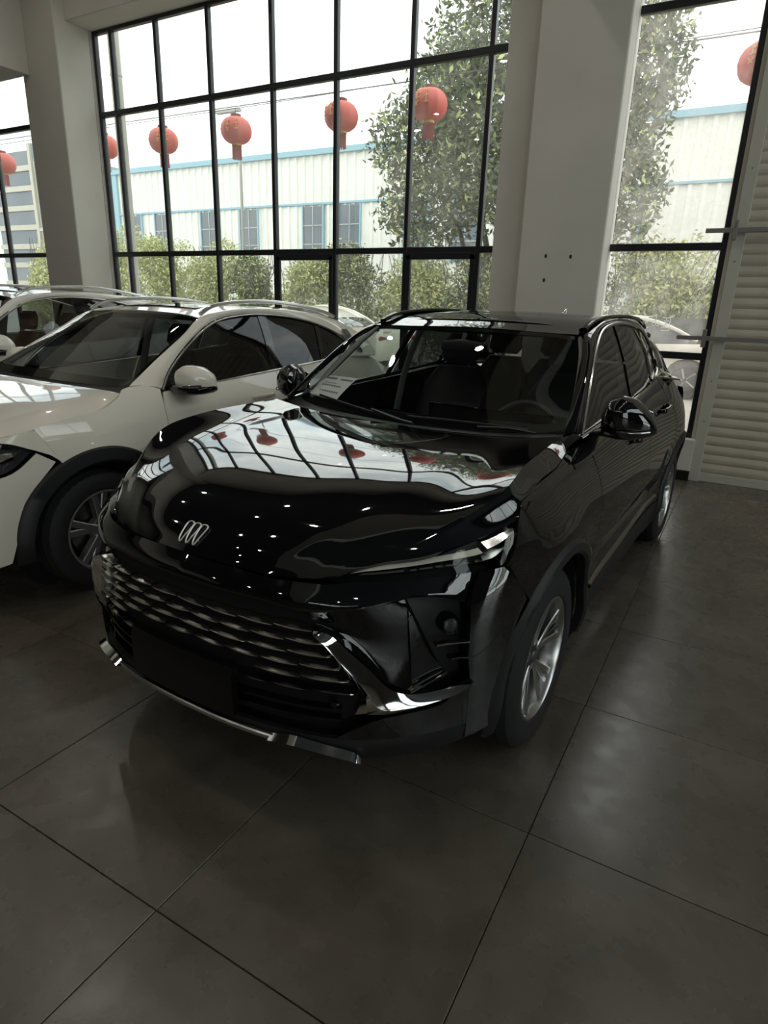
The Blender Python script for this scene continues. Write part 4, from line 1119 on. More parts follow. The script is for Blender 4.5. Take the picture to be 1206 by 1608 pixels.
# ------------------------------------------------------------------ the white SUVs
_wxs = pch([.16,.22,.30,.40,.55,.70,.82,.90,.98,1.05,1.12],[.80,.85,.885,.90,.903,.912,.916,.905,.880,.845,.805])
_win = pch([-.85,-.6,-.4,-.2,0,.5,1.5,2.6,2.9,3.2,3.4,3.5],[.24,.10,.045,.018,.004,0,0,.004,.02,.07,.14,.22])
def SXw(y, z, d=0):
    y = np.asarray(y, float); z = np.asarray(z, float)
    x = _wxs(z) - _win(y)
    for yc in (0, 2.73):
        r = np.hypot(y-yc, z-.35); x = x + .015*np.exp(-((r-.41)/.09)**2)
    return np.stack([x + d, y + 0*z, z + 0*y], -1)
def GXw(y, z, d=0):
    y = np.asarray(y, float); z = np.asarray(z, float)
    x = .800 - .38*(z-1.1) - .25*np.clip(z-1.35, 0, 1)**1.5 - .08*np.clip((y-1.9)/1.0, 0, 2)**2 - .04*np.clip((.9-y)/.6,0,1)**2
    return np.stack([x + d, y + 0*z, z + 0*y], -1)
_wpl = crv([(0,-.88),(.25,-.872),(.45,-.84),(.60,-.785),(.72,-.70),(.80,-.60),(.845,-.48),(.87,-.36),(.89,-.2)], 300)
_wps = np.r_[0, np.cumsum(np.linalg.norm(np.diff(_wpl, axis=0), axis=1))]
_woff = pch([.18,.26,.34,.5,.66,.78,.86,.92,.98],[.07,.02,0,0,.004,.02,.05,.09,.14])
def FSw(s, z, d=0):
    s = np.asarray(s, float); z = np.asarray(z, float)
    g = lambda q: (np.interp(q, _wps, _wpl[:,0]), np.interp(q, _wps, _wpl[:,1]))
    x, y = g(s); x1, y1 = g(s-.004); x2, y2 = g(s+.004)
    tx, ty = x2-x1, y2-y1; L = np.hypot(tx, ty)+1e-9
    o = _woff(z)*(1 - .8*sst(.7, 1.15, s)) - d
    return np.stack([x - ty/L*o, y + tx/L*o, z + 0*s], -1)
def ws_of_y(y): return float(np.interp(y, _wpl[:,1], _wps))
def white_suv(name, loc, rz, label, paint, tint, seat_mat, zscale=1.0, rails='satin_chrome'):
    c = empty(name, loc, rz); tag(c, label, 'car', 'white SUVs parked beside the black one')
    zs = np.array([1, 1, zscale]); WBw, wr, wc = 2.73, .345, .35
    def pan(nm, P, mt, th=.012, **k): return panel(c, nm, np.asarray(P)*zs, mt, th, **k)
    hg = [
     [(0,-.80,.875),(.22,-.795,.875),(.42,-.765,.880),(.58,-.700,.890),(.68,-.63,.905)],
     [(0,-.70,.945),(.24,-.695,.946),(.45,-.66,.945),(.63,-.60,.940),(.745,-.545,.935)],
     [(0,-.48,1.010),(.26,-.475,1.010),(.48,-.455,1.007),(.68,-.43,.992),(.828,-.41,.957)],
     [(0,-.20,1.060),(.27,-.20,1.060),(.50,-.195,1.055),(.70,-.19,1.038),(.846,-.19,.996)],
     [(0,.05,1.090),(.27,.05,1.090),(.50,.055,1.086),(.70,.06,1.070),(.842,.06,1.030)],
     [(0,.215,1.106),(.27,.22,1.106),(.50,.235,1.103),(.68,.25,1.100),(.800,.235,1.098)]]
    pan('hood', mirror_grid(spline_rows(hg, 41, 33)), paint, .015)
    wsg = [[(0,.265,1.118),(.27,.27,1.118),(.50,.285,1.118),(.67,.30,1.120),(.748,.335,1.140)],
     [(0,.55,1.290),(.26,.553,1.288),(.47,.562,1.284),(.62,.575,1.278),(.706,.590,1.272)],
     [(0,.82,1.435),(.24,.822,1.433),(.44,.828,1.428),(.58,.836,1.420),(.662,.845,1.408)],
     [(0,1.045,1.542),(.22,1.043,1.540),(.40,1.038,1.535),(.54,1.03,1.527),(.618,1.02,1.512)]]
    wP = spline_rows(wsg, 25, 25)
    pan('windscreen', mirror_grid(wP), M['car_glass'], 0)
    fb_ = mirror_grid(wP)
    for i0, i1, j0, j1 in ((0, 3, 0, 49), (23, 25, 0, 49), (2, 24, 0, 3), (2, 24, 46, 49)):
        P = fb_[i0:i1, j0:j1].copy(); P[..., 1] += .004; P[..., 2] -= .004; pan('windscreen_border', P, M['frit'], 0)
    cw = [[(0,.20,1.085),(.4,.215,1.083),(.68,.235,1.08),(.79,.26,1.085)], [(0,.275,1.112),(.4,.285,1.112),(.68,.305,1.115),(.775,.35,1.125)]]
    pan('cowl', mirror_grid(spline_rows(cw, 5, 13)), M['black_plastic'], 0)
    CA = [(.756,.335,1.128),(.712,.590,1.274),(.668,.845,1.410),(.625,1.025,1.512),(.595,1.35,1.568),(.585,1.75,1.580),(.575,2.2,1.560),(.555,2.65,1.500),(.53,2.95,1.420)]
    CBp = [(.545,1.098),(.62,1.192),(.835,1.352),(1.127,1.490),(1.399,1.536),(1.673,1.545),(2.05,1.520),(2.354,1.460),(2.62,1.375)]
    half = []
    for y, x_, ze, zc in ((1.025,.625,1.512,1.545),(1.35,.595,1.568,1.595),(1.75,.585,1.580,1.605),(2.2,.575,1.560,1.588),(2.65,.555,1.500,1.532),(2.95,.53,1.420,1.462),(3.05,.50,1.40,1.44)):
        e = .02 if y < 1.1 else 0
        half.append([(0, y + e, zc), (.2, y + e*.9, zc - .004), (.42, y + e*.6, zc - .012), (x_, y, ze)])
    pan('roof', mirror_grid(spline_rows(half, 43, 19)), paint, .015)
    sunp = [[(0, y, z + .006), (.2, y, z + .002), (.40, y, z - .007)] for y, z in ((1.20,1.577),(1.5,1.600),(1.8,1.604),(2.1,1.594))]
    pan('sunroof_glass', mirror_grid(spline_rows(sunp, 17, 9)), M['frit'], .005)
    belt = pch([.3,.52,1.057,1.622,2.2,2.6,2.9],[1.08,1.088,1.112,1.148,1.183,1.215,1.24])
    for s in (1, -1):
        g = np.array([s, 1, 1])
        fpoly = [(.55,.2),(.53,.42),(.505,.6),(.474,.876),(.482,.996),(.515,1.100),(.42,1.130),(.30,1.130),(.25,1.122),(.205,1.082),(.10,1.035),(-.10,1.012),(-.288,.980),(-.42,.955),(-.6,.93)]
        P = star_net(np.array([0, wc]), .490, fpoly, math.radians(-3), math.radians(117), 60, 16, SXw)
        pan('front_fender', P*g, paint, .012)
        def door(yf, yr, z0, nm, n=30, m=30):
            t = np.linspace(0, 1, m); Y0 = pch(*zip(*yf)); Y1 = pch(*zip(*yr)); out = []
            for a in np.linspace(0, 1, n):
                zt = belt(Y0(1.05)*(1-a) + Y1(1.05)*a) - .004; z = z0 + (zt - z0)*t
                out.append(SXw(Y0(z)*(1-a) + Y1(z)*a, z))
            return pan(nm, np.array(out)*g, paint, .014)
        d1 = door([(.40,.538),(.6,.512),(.876,.481),(.996,.489),(1.08,.522)], [(.40,1.565),(1.2,1.59)], .40, 'front_door')
        arch = [(z, 2.73 - math.sqrt(.50**2 - (z-.35)**2)) for z in (.40,.5,.6,.68,.74)]
        d2 = door([(.40,1.573),(1.2,1.597)], arch + [(.84,2.46),(1.0,2.47),(1.25,2.42)], .40, 'rear_door')
        for d, y, z in ((d1, 1.36, .985), (d2, 2.2, 1.01)):
            path = [SXw(y + q, z + q*.04, h)*g*zs for q, h in ((-.11, .002), (-.09, .026), (0, .034), (.09, .026), (.11, .002))]
            ribbon(d, 'door_handle', crv(path, 20), (0, 0, 1), .028, .016, paint)
            ribbon(d, 'handle_trim', crv([SXw(y + q, z - .008 + q*.04, .036 - .1*abs(q))*g*zs for q in (-.08, 0, .08)], 10), (0, 0, 1), .006, .006, M['chrome'])
        qpoly = [(2.0,.3),(2.235,.35),(2.26,.5),(2.35,.68),(2.42,.79),(2.465,.9),(2.475,1.0),(2.43,1.19),(2.7,1.225),(3.0,1.16),(3.25,1.05),(3.28,.75),(3.28,.2)]
        pan('rear_quarter', star_net(np.array([WBw, wc]), .49, qpoly, math.radians(-5), math.radians(178), 70, 14, SXw)*g, paint, .012)
        U = np.array([[(y, z) for z in np.linspace(.19, .395, 8)] for y in np.linspace(.46, 2.26, 24)])
        pan('sill_panel', lift(SXw, U)*g, M['black_plastic'], .02)
        for yc in (0, WBw):
            ang = np.linspace(math.radians(-10), math.radians(190), 56); P = []
            for r_, h_ in ((.405, -.03), (.402, .0), (.415, .012), (.480, .010), (.494, -.004)):
                P.append(SXw(yc + r_*np.cos(ang), wc + r_*np.sin(ang), h_))
            pan('wheel_arch_trim', np.array(P)*g, M['black_plastic'], 0)
            P = [np.stack([np.full(56, x_), yc + .41*np.cos(ang), wc + .41*np.sin(ang)], -1) for x_ in (.88, .75, .6)]
            pan('wheel_arch_liner', np.array(P)*g, M['dark_void'], 0)
            MB().lathe([(0, 0), (.42, 0)], 26, 'x').obj('arch_inner_wall', M['dark_void'], c, loc=(.6*s, yc, wc))
        # bumper corner and headlamp
        inn = [(.30,.26),(.30,.34),(.30,.50),(.30,.62),(.30,.70),(.30,.80)]
        out = [(ws_of_y(-.500),.30),(ws_of_y(-.468),.34),(ws_of_y(-.462),.48),(ws_of_y(-.40),.63),(ws_of_y(-.315),.727),(ws_of_y(-.245),.795)]
        hb = [(.42,.775),(.60,.745),(.75,.735),(.88,.742),(ws_of_y(-.46),.770),(ws_of_y(-.335),.858)]
        U = loft2([(.0,.26),(.5,.26),(.8,.26),(ws_of_y(-.52),.295)], [(0,.52),(.5,.52),(.8,.52),(ws_of_y(-.465),.46)], 40, 8); pan('bumper_lower', lift(FSw, U)*g, paint, .012)
        U = loft2([(0.30,.52),(.5,.52),(.8,.52),(ws_of_y(-.462),.465),(ws_of_y(-.40),.63),(ws_of_y(-.245),.795)], [(.30,.78),(.42,.771),(.60,.741),(.75,.731),(.88,.738),(ws_of_y(-.46),.765),(ws_of_y(-.332),.853)], 44, 8); pan('bumper_cheek', lift(FSw, U)*g, paint, .01)
        ht = [(.42,.80),(.60,.865),(.75,.905),(.88,.915),(ws_of_y(-.46),.912),(ws_of_y(-.335),.862)]
        U = loft2(ht, hb, 40, 8); hl = empty('headlamp', (0, 0, 0), 0, c)
        panel(hl, 'lamp_housing', lift(FSw, U, -.045)*g*zs, M['cabin_dark'], 0); panel(hl, 'lens', lift(FSw, U, .003)*g*zs, M['lamp_lens'], 0)
        A_, B_ = crv(ht, 40), crv(hb, 40)
        for f0, f1, a, b_ in ((.08,.22,4,36),(.35,.6,8,16),(.32,.62,18,25),(.35,.65,27,34),(.70,.85,6,30)):
            p = A_ + (B_-A_)*f0; q = A_ + (B_-A_)*f1
            P = np.array([lift(FSw, p[a:b_], -.03), lift(FSw, (p[a:b_]+q[a:b_])/2, -.012), lift(FSw, q[a:b_], -.03)]); panel(hl, 'reflector', P*g*zs, M['lamp_chrome'], 0)
        low_ = np.vstack([lift(FSw, crv([(.55,.85),(.62,.873),(.75,.910),(.88,.920),(ws_of_y(-.46),.917),(ws_of_y(-.34),.870)], 30)), SXw(np.array([-.272, -.224]), np.array([.838, .797]))])
        up_ = crv([(.655,-.655,.900),(.70,-.605,.915),(.748,-.543,.932),(.828,-.41,.955),tuple(SXw(-.310, .966))], 32)
        pan('wing_filler', np.array([low_*(1-t) + up_*t for t in np.linspace(0, 1, 6)])*g, paint, .01)
        # pillars, rails, glass
        CB = [tuple(GXw(y, z)) for y, z in CBp]; a_, b_ = crv(CA, 70), crv(CB, 70); P = []
        for t in np.linspace(0, 1, 7):
            p = a_*(1-t) + b_*t; o_ = np.zeros_like(p); k = math.sin(math.pi*t)*.016; o_[:, 0] = k*.8; o_[:, 2] = k*.7; P.append(p + o_)
        pan('cant_rail', np.array(P)*g, paint, .012)
        U = loft2([(.24,1.118),(.32,1.118),(.36,1.12)], [(.30,1.13),(.42,1.15),(.54,1.10)], 10, 4)
        R0 = [GXw(2.43, 1.20), GXw(2.62, 1.225), GXw(2.74, 1.26), GXw(2.74, 1.32), GXw(2.62, 1.385), GXw(2.40, 1.452)]
        R1 = [(.81,2.85,1.20),(.76,3.02,1.20),(.67,3.15,1.22),(.62,3.12,1.30),(.58,3.03,1.37),(.535,2.94,1.422)]
        pan('rear_pillar', loft2(R0, R1, 24, 6)*g, paint, .012)
        rl = [(.600,1.06,1.535),(.603,1.13,1.575),(.596,1.27,1.606),(.592,1.70,1.630),(.586,2.10,1.610),(.575,2.50,1.555),(.568,2.62,1.525)]
        ribbon(c, 'roof_rail', crv(rl, 40)*g*zs, (1, 0, .2), .034, .026, M[rails])
        ch = [tuple(GXw(y, z, .008)) for y, z in ((.545,1.087),(.617,1.180),(.835,1.341),(1.127,1.480),(1.399,1.526),(1.673,1.536),(2.05,1.508),(2.354,1.448),(2.60,1.365),(2.72,1.30))]
        ribbon(c, 'window_chrome', crv(ch, 50)*g*zs, (.25, 0, 1), .014, .012, M['satin_chrome'])
        ch = [tuple(GXw(y, z, .010)) for y, z in ((.535,1.075),(1.057,1.110),(1.622,1.146),(2.2,1.182),(2.55,1.215),(2.72,1.29))]
        ribbon(c, 'belt_chrome', crv(ch, 40)*g*zs, (.4, 0, 1), .014, .012, M['satin_chrome'])
        def glass(a, b, nm): return pan(nm, lift(GXw, loft2(a, b, 18, 8), -.005)*g, tint, 0)
        glass([(.575,1.112),(.63,1.175),(.835,1.333),(1.127,1.472),(1.399,1.518),(1.60,1.527)], [(.575,1.090),(.66,1.095),(.835,1.104),(1.127,1.118),(1.40,1.134),(1.565,1.145)], 'front_door_glass')
        glass([(1.69,1.527),(1.9,1.516),(2.10,1.494),(2.25,1.466)], [(1.635,1.150),(1.85,1.164),(2.05,1.176),(2.20,1.186)], 'rear_door_glass')
        glass([(2.30,1.458),(2.45,1.415),(2.58,1.365),(2.66,1.322)], [(2.25,1.190),(2.40,1.205),(2.55,1.222),(2.66,1.28)], 'quarter_glass')
        for a, b, cc, d in ((1.60, 1.69, 1.565, 1.635), (2.25, 2.30, 2.20, 2.25)):
            zt, zb = (1.53, 1.147) if a < 2 else (1.462, 1.186)
            U = np.array([[(a + (cc-a)*t + ((b-a) + ((d-cc)-(b-a))*t)*q, zt + (zb-zt)*t) for t in np.linspace(0, 1, 8)] for q in (0, .5, 1)])
            pan('door_pillar_trim', lift(GXw, U, .001)*g, M['piano_black'], 0)
        mr = empty('door_mirror', (0, 0, 0), 0, c); sec = []
        for x_, yc, zc, a, b2 in ((.855,.66,1.140,.050,.048),(.880,.655,1.150,.085,.076),(.93,.655,1.158,.102,.088),(.995,.665,1.156,.098,.084),(1.045,.68,1.146,.078,.064),(1.068,.69,1.138,.038,.030)):
            sec.append(((x_*s, yc, zc*zscale), (0, a, 0), (0, -.01, b2)))
        v, f = blob(sec, 22, 2.6); fix_normals(mesh_obj('mirror_housing', v, f, paint, mr))
        v, f = blob([((.80*s,.64,1.095*zscale), (0, .06, 0), (0, 0, .02)), ((.87*s,.65,1.098*zscale), (0, .098, 0), (0, 0, .032)), ((.97*s,.66,1.096*zscale), (0, .106, 0), (0, 0, .034)), ((1.05*s,.68,1.106*zscale), (0, .080, 0), (0, 0, .026)), ((1.07*s,.69,1.112*zscale), (0, .04, 0), (0, 0, .012))], 16); fix_normals(mesh_obj('mirror_base', v, f, M['piano_black'], mr))
        ribbon(mr, 'turn_signal', crv([(.88*s,.552,1.128*zscale),(.98*s,.556,1.126*zscale),(1.06*s,.615,1.132*zscale)], 14), (0, 0, 1), .010, .008, M['dark_chrome'])
        v, f = blob([((.89*s,.745,1.14*zscale), (0, .005, 0), (0, 0, .05)), ((.95*s,.750,1.148*zscale), (0, .005, 0), (0, 0, .065)), ((1.02*s,.750,1.14*zscale), (0, .005, 0), (0, 0, .045))], 12); fix_normals(mesh_obj('mirror_glass', v, f, M['mirror_glass'], mr))
        wheel(c, .785*s, 0, wr, .236, .225, s, 'five'); wheel(c, .785*s, WBw, wr, .236, .225, s, 'five')
        for pts, w_ in (([(.72,1.56,.95),(.69,1.60,1.22),(.64,1.63,1.42),(.58,1.64,1.51)], .07), ([(.72,.44,1.16),(.66,.72,1.32),(.62,.96,1.45)], .03)):
            ribbon(c, 'pillar_lining', crv(np.array(pts), 12)*g*zs, (0, 1, 0), w_, .02, M['cabin_grey'])
    # grille and lower front, tail
    gr = empty('grille', (0, 0, 0), 0, c)
    panel(gr, 'grille_backing', mirror_grid(lift(FSw, loft2([(0,.80),(.2,.80),(.30,.78)], [(0,.50),(.2,.50),(.32,.54)], 16, 6), -.03))*zs, M['piano_black'], 0)
    for z in (.58, .65, .72):
        ribbon(gr, 'grille_bar', [FSw(abs(q), z, -.01)*np.array([1 if q >= 0 else -1, 1, 1])*zs for q in np.linspace(-.28, .28, 24)], (0, 0, 1), .016, .02, M['chrome'])
    pan('nose_panel', mirror_grid(lift(FSw, loft2([(0,.872),(.4,.872),(.5,.86)], [(0,.80),(.30,.785),(.40,.78)], 20, 6))), paint, .01)
    tpl = crv([(0,3.42),(.35,3.40),(.58,3.33),(.72,3.22),(.80,3.05)], 40)
    for z0, z1, o0, o1, nm, mt in ((.28,.70,0,0,'rear_bumper',paint), (.70,1.08,.04,.08,'tailgate',paint), (1.08,1.42,.08,.42,'rear_glass',tint)):
        P = np.array([np.stack([tpl[:, 0]*(1 - .25*max(0, z-1.05)*2), tpl[:, 1] - (o0 + (o1-o0)*(z-z0)/(z1-z0)), np.full(40, z)], -1) for z in np.linspace(z0, z1, 8)])
        pan(nm, mirror_grid(P), mt, .012 if mt is paint else 0)
    for s in (1, -1):
        P = np.array([np.stack([tpl[22:36, 0], tpl[22:36, 1] - .03, np.full(14, z)], -1) for z in np.linspace(.88, 1.0, 5)])
        pan('tail_lamp', P*np.array([s, 1, 1]), M['tail_red'], .02)
    # cabin
    fl = MB().box(-.70, .70, .25, 3.0, .26, .36); fl.box(-.72, .72, -.30, .30, .26, .86); fl.obj('cabin_floor', M['dark_void'], c, smooth=False)
    dash = [[(-.74,.36,1.06),(-.4,.32,1.065),(0,.31,1.065),(.4,.32,1.065),(.74,.36,1.06)], [(-.74,.65,1.06),(-.4,.70,1.06),(0,.72,1.055),(.4,.70,1.075),(.74,.65,1.06)], [(-.74,.82,.95),(-.4,.88,.95),(0,.90,.94),(.4,.88,.97),(.74,.82,.95)]]
    pan('dashboard', spline_rows(dash, 13, 21), M['cabin_dark'], 0, ref=(0, .8, .3))
    st_ = empty('steering_wheel', (.36, .93, .95), 0, c); st_.rotation_euler = (math.radians(62), 0, 0)
    MB().tube(np.stack([.182*np.cos(a2), .182*np.sin(a2), 0*a2], -1), .016, 8, closed=True).obj('steering_rim', M['seat_black'], st_)
    MB().lathe([(0, .02), (.06, .016), (.075, -.02)], 20).obj('steering_boss', M['seat_black'], st_)
    for x_ in (.36, -.36): seat(c, x_, 1.32, .58*zscale, seat_mat, 'front_seat', .48)
    for x_ in (.40, -.40): seat(c, x_, 2.2, .60*zscale, seat_mat, 'rear_seat', .46)
    hl_ = np.array([[(x_, y, z) for x_ in np.linspace(-.56, .56, 9)] for y, z in ((1.06,1.49),(1.6,1.55),(2.2,1.53),(2.8,1.42))]); pan('headlining', hl_, M['cabin_grey'], 0, ref=(0, 1.5, 2.2))
    v, f = blob([((-.11,.95,1.44*zscale),(0,.012,0),(0,0,.022)), ((0,.945,1.445*zscale),(0,.018,0),(0,0,.032)), ((.11,.95,1.44*zscale),(0,.012,0),(0,0,.022))], 14); fix_normals(mesh_obj('interior_mirror', v, f, M['cabin_dark'], c))
    return c
a2 = np.linspace(0, 2*math.pi, 41)[:-1]
M['dim_glass'] = pane_glass('lightly_tinted_side_glass', (.50, .52, .52), ior=1.55)
white_suv('white_suv', (-3.944, 2.237, 0), -math.radians(2.4), 'white SUV with five-spoke wheel parked next to the black one', M['white_paint'], M['tint_glass'], M['seat_black'])
white_suv('white_suv', (-6.52, 2.53, 0), -math.radians(2.4), 'white SUV with tan seats, farthest left behind the other white one', M['silver_white_paint'], M['dim_glass'], M['seat_tan'], 1.05)
# ------------------------------------------------------------------ price sheet behind the black car's windscreen
ps = empty('price_sheet', (CAR_X, CAR_Y, 0), CAR_ROT); tag(ps, 'printed white price sheet propped inside the windscreen of the black SUV', 'paper')
_q = np.array([(-.715,.548,1.118),(-.515,.518,1.100),(-.503,.765,1.243),(-.700,.768,1.247)])
def sheet_pt(u, v, h=0.0):
    p = (_q[0]*(1-u) + _q[1]*u)*(1-v) + (_q[3]*(1-u) + _q[2]*u)*v
    return p + np.array([0, -.5, .86])*(h + .006*math.sin(math.pi*v))
panel(ps, 'paper_sheet', np.array([[sheet_pt(u, v) for u in np.linspace(0, 1, 5)] for v in np.linspace(0, 1, 9)]), M['paper'], .0008, ref=(-.6, 1.2, .5))
def print_line(u0, u1, v0, v1, mt):
    panel(ps, 'printed_line', np.array([[sheet_pt(u, v, .0012) for u in (u0, (u0+u1)/2, u1)] for v in (v0, v1)]), mt, 0, ref=(-.6, 1.2, .5))
print_line(.04, .42, .86, .92, M['ink']); print_line(.55, .96, .86, .91, M['ink'])
for k in range(3):
    for q in range(9):
        if (k, q) not in ((0, 8), (1, 0)): print_line(.12 + q*.085, .12 + q*.085 + .06, .62 - k*.19, .665 - k*.19, M['ink'] if k < 2 else M['ink_brown'])
for v in (.10, .16, .72): print_line(.15, .55, v, v + .015, M['ink'])
# ------------------------------------------------------------------ outside the windows
GZ = .25
M['asphalt'] = principled('asphalt', (.36, .35, .32), .85, noise=(.16, .155, .145), noise_scale=.8)
M['pavement'] = principled('concrete_pavement', (.42, .38, .33), .8, noise=(.36, .33, .29), noise_scale=1.2)
M['panel_white'] = principled('corrugated_panel', (.74, .73, .67), .55, noise=(.69, .68, .62), noise_scale=.5)
M['blue_trim'] = principled('pale_blue_trim', (.24, .40, .47), .5)
M['win_dark'] = principled('window_reflection_glass', (.10, .12, .14), .08, ior=1.5)
M['win_bar'] = principled('window_bar', (.40, .43, .44), .5)
M['leaf_a'] = principled('dull_green_leaf', (.135, .16, .075), .45, noise=(.07, .09, .042), noise_scale=1.4)
M['leaf_b'] = principled('yellow_green_leaf', (.58, .61, .24), .5, noise=(.36, .42, .15), noise_scale=1.1)
M['leaf_c'] = principled('olive_leaf', (.56, .56, .27), .5, noise=(.36, .38, .17), noise_scale=1.3)
M['bark'] = principled('bark', (.10, .085, .07), .9, noise=(.05, .045, .04), noise_scale=8)
M['lantern_red'] = principled('red_lantern_cloth', (.62, .10, .075), .55, noise=(.56, .08, .06), noise_scale=5)
M['lantern_dark'] = principled('dark_red_cap', (.18, .05, .04), .6)
M['tassel'] = principled('red_tassel', (.36, .06, .05), .7)
M['gold'] = principled('gold_lettering', (.65, .40, .10), .45)
M['pipe'] = principled('cream_pipe', (.50, .48, .42), .5)
M['wire'] = principled('cable', (.12, .12, .12), .6)
M['fence_dark'] = principled('dark_boundary_wall', (.07, .075, .07), .7, noise=(.05, .055, .05), noise_scale=2)
M['brown_wall'] = principled('ochre_block', (.42, .28, .17), .7)
M['tower'] = principled('tower_render', (.45, .42, .34), .6)
M['tower_glass'] = principled('tower_glass', (.20, .27, .28), .12)
g = quick_box('ground', -140, 60, WY + .14, 140, GZ - .4, GZ, M['asphalt']); tag(g, 'asphalt yard outside the windows', 'ground', kind='structure')
g = quick_box('pavement', -40, 25, WY + .14, 12.9, GZ, GZ + .004, M['pavement']); tag(g, 'pale concrete strip outside the windows', 'pavement', kind='structure')

# corrugated factory building
FY, FX0, FX1, FZ = 24.0, -29.6, 14.0, 7.45
fb = empty('factory_building', (-8, FY, GZ)); tag(fb, 'long white corrugated factory shed with pale blue trim across the yard', 'building')
ox, oy, oz = fb.location
def ribs(x0, x1, z0, z1, nm):
    v = []; f = []; x = x0; k = 0
    while x < x1 - .01:
        for dx, dy in ((0, 0), (.05, -.06), (.15, -.06), (.20, 0)):
            v += [(x + dx - ox, dy, z0 - oz), (x + dx - ox, dy, z1 - oz)]
        x += .42
    v += [(x1 - ox, 0, z0 - oz), (x1 - ox, 0, z1 - oz)]
    n = len(v)//2
    f = [(2*i, 2*i+2, 2*i+3, 2*i+1) for i in range(n-1)]
    return mesh_obj(nm, v, f, M['panel_white'], fb, smooth=False)
ribs(FX0, FX1, 5.66, FZ, 'upper_cladding'); ribs(FX0, FX1, GZ, 5.58, 'lower_cladding')
MB().box(FX0 - ox, FX1 - ox, .05, 12, 0, FZ - oz - .05).obj('shed_body', M['panel_white'], fb, smooth=False)
MB().box(FX0 - .1 - ox, FX1 - ox, -.18, .10, FZ - oz, FZ + .21 - oz).obj('roof_trim', M['blue_trim'], fb, smooth=False)
MB().box(FX0 - ox, FX1 - ox, -.10, .02, 5.585 - oz, 5.665 - oz).obj('ledge', M['blue_trim'], fb, smooth=False)
MB().box(FX0 - .08 - ox, FX0 + .22 - ox, -.12, .1, 0, FZ - oz).obj('corner_trim', M['blue_trim'], fb, smooth=False)
MB().box(-4.05 - ox, -3.9 - ox, -.12, .02, 0, 5.58 - oz).obj('downpipe', M['blue_trim'], fb, smooth=False)
for xc in (-28.3, -26.3, -23.2, -20.78, -17.23, -15.38, -12.3, -10.2, -7.6, 1.6, 3.8):
    w = empty('shed_window', (xc - ox, -.07, 3.3 - oz), 0, fb)
    MB().box(-.50, .50, -.02, .05, 0, 2.22).obj('glass', M['win_dark'], w, smooth=False)
    for x in (-.56, .50): MB().box(x, x + .06, -.07, .06, -.05, 2.27).obj('frame_side', M['blue_trim'], w, smooth=False)
    for x in (-.018,): MB().box(x, x + .036, -.05, .0, 0, 2.22).obj('bar', M['win_bar'], w, smooth=False)
    for z in (.74, 1.48): MB().box(-.5, .5, -.05, .0, z - .018, z + .018).obj('bar', M['win_bar'], w, smooth=False)
# tower and ochre block far away on the left
tw = empty('office_tower', (-95, 62, GZ)); tag(tw, 'distant office tower with cream bands and a glass corner', 'building')
for k in range(8):
    MB().box(-9, 1.0, 0, 10, k*2.6, k*2.6 + .7).obj('floor_band', M['tower'], tw, smooth=False)
    MB().box(-9, 1.0, .3, 10, k*2.6 + .7, k*2.6 + 2.6).obj('window_band', M['win_dark'], tw, smooth=False)
MB().box(1.0, 1.6, -.3, 10, 0, 21.5).obj('corner_pier', M['tower'], tw, smooth=False)
MB().prism([(1.6, 0), (9, 0), (9, 19.4), (1.6, 21.6)], 0, 10).obj('glass_corner', M['tower_glass'], tw, smooth=False)
for k in range(6):
    MB().box(1.9 + k*1.2, 2.0 + k*1.2, -.15, 0, 0, 19.3).obj('glass_fin', M['tower'], tw, smooth=False)
ob = empty('ochre_block', (-60, 42, GZ)); tag(ob, 'low ochre building behind the hedge at far left', 'building')
MB().box(-3, 6, 0, 8, 0, 7.3).obj('block_wall', M['brown_wall'], ob, smooth=False)
MB().box(-3.2, 6.2, -.2, 8.2, 7.3, 7.6).obj('block_roof', M['tower'], ob, smooth=False)

# planting
def leaves(name, blobs, count, size, mat, parent, seed, shell=.55):
    r = np.random.default_rng(seed)
    w = np.array([b[3]*b[4]*b[5] for b in blobs])**.7; w /= w.sum()
    pick = r.choice(len(blobs), count, p=w); B = np.array(blobs)[pick]
    d = r.normal(size=(count, 3)); d /= np.linalg.norm(d, axis=1)[:, None]
    rad = (shell + (1 - shell)*r.random(count)**.6)*(1 + .10*r.normal(size=count))
    C_ = B[:, :3] + d*B[:, 3:6]*rad[:, None]
    a = r.normal(size=(count, 3)); a[:, 2] -= .35; a /= np.linalg.norm(a, axis=1)[:, None]
    b = np.cross(a, r.normal(size=(count, 3))); b /= np.linalg.norm(b, axis=1)[:, None]
    s = size*(.65 + .7*r.random(count))[:, None]
    nrm = np.cross(a, b)
    V = np.stack([C_ - a*s*.5, C_ + b*s*.20 + nrm*s*.06, C_ + a*s*.5, C_ - b*s*.20 + nrm*s*.06], 1).reshape(-1, 3)
    me = bpy.data.meshes.new(name)
    n = count
    me.vertices.add(4*n); me.vertices.foreach_set('co', V.ravel())
    me.loops.add(4*n); me.loops.foreach_set('vertex_index', np.arange(4*n))
    me.polygons.add(n); me.polygons.foreach_set('loop_start', np.arange(0, 4*n, 4)); me.polygons.foreach_set('loop_total', np.full(n, 4))
    me.update(); me.validate(); me.materials.append(mat)
    o = bpy.data.objects.new(name, me); col.objects.link(o); o.parent = parent
    tag(o, kind='stuff')
    return o
def branch(mb, a, b, r0, r1, seed, k=6):
    r = np.random.default_rng(seed); a, b = np.array(a, float), np.array(b, float)
    t = np.linspace(0, 1, k)[:, None]; P = a*(1-t) + b*t
    P[1:-1] += r.normal(size=(k-2, 3))*.05*np.linalg.norm(b-a)*.5
    mb.tube(P, np.linspace(r0, r1, k), 7)
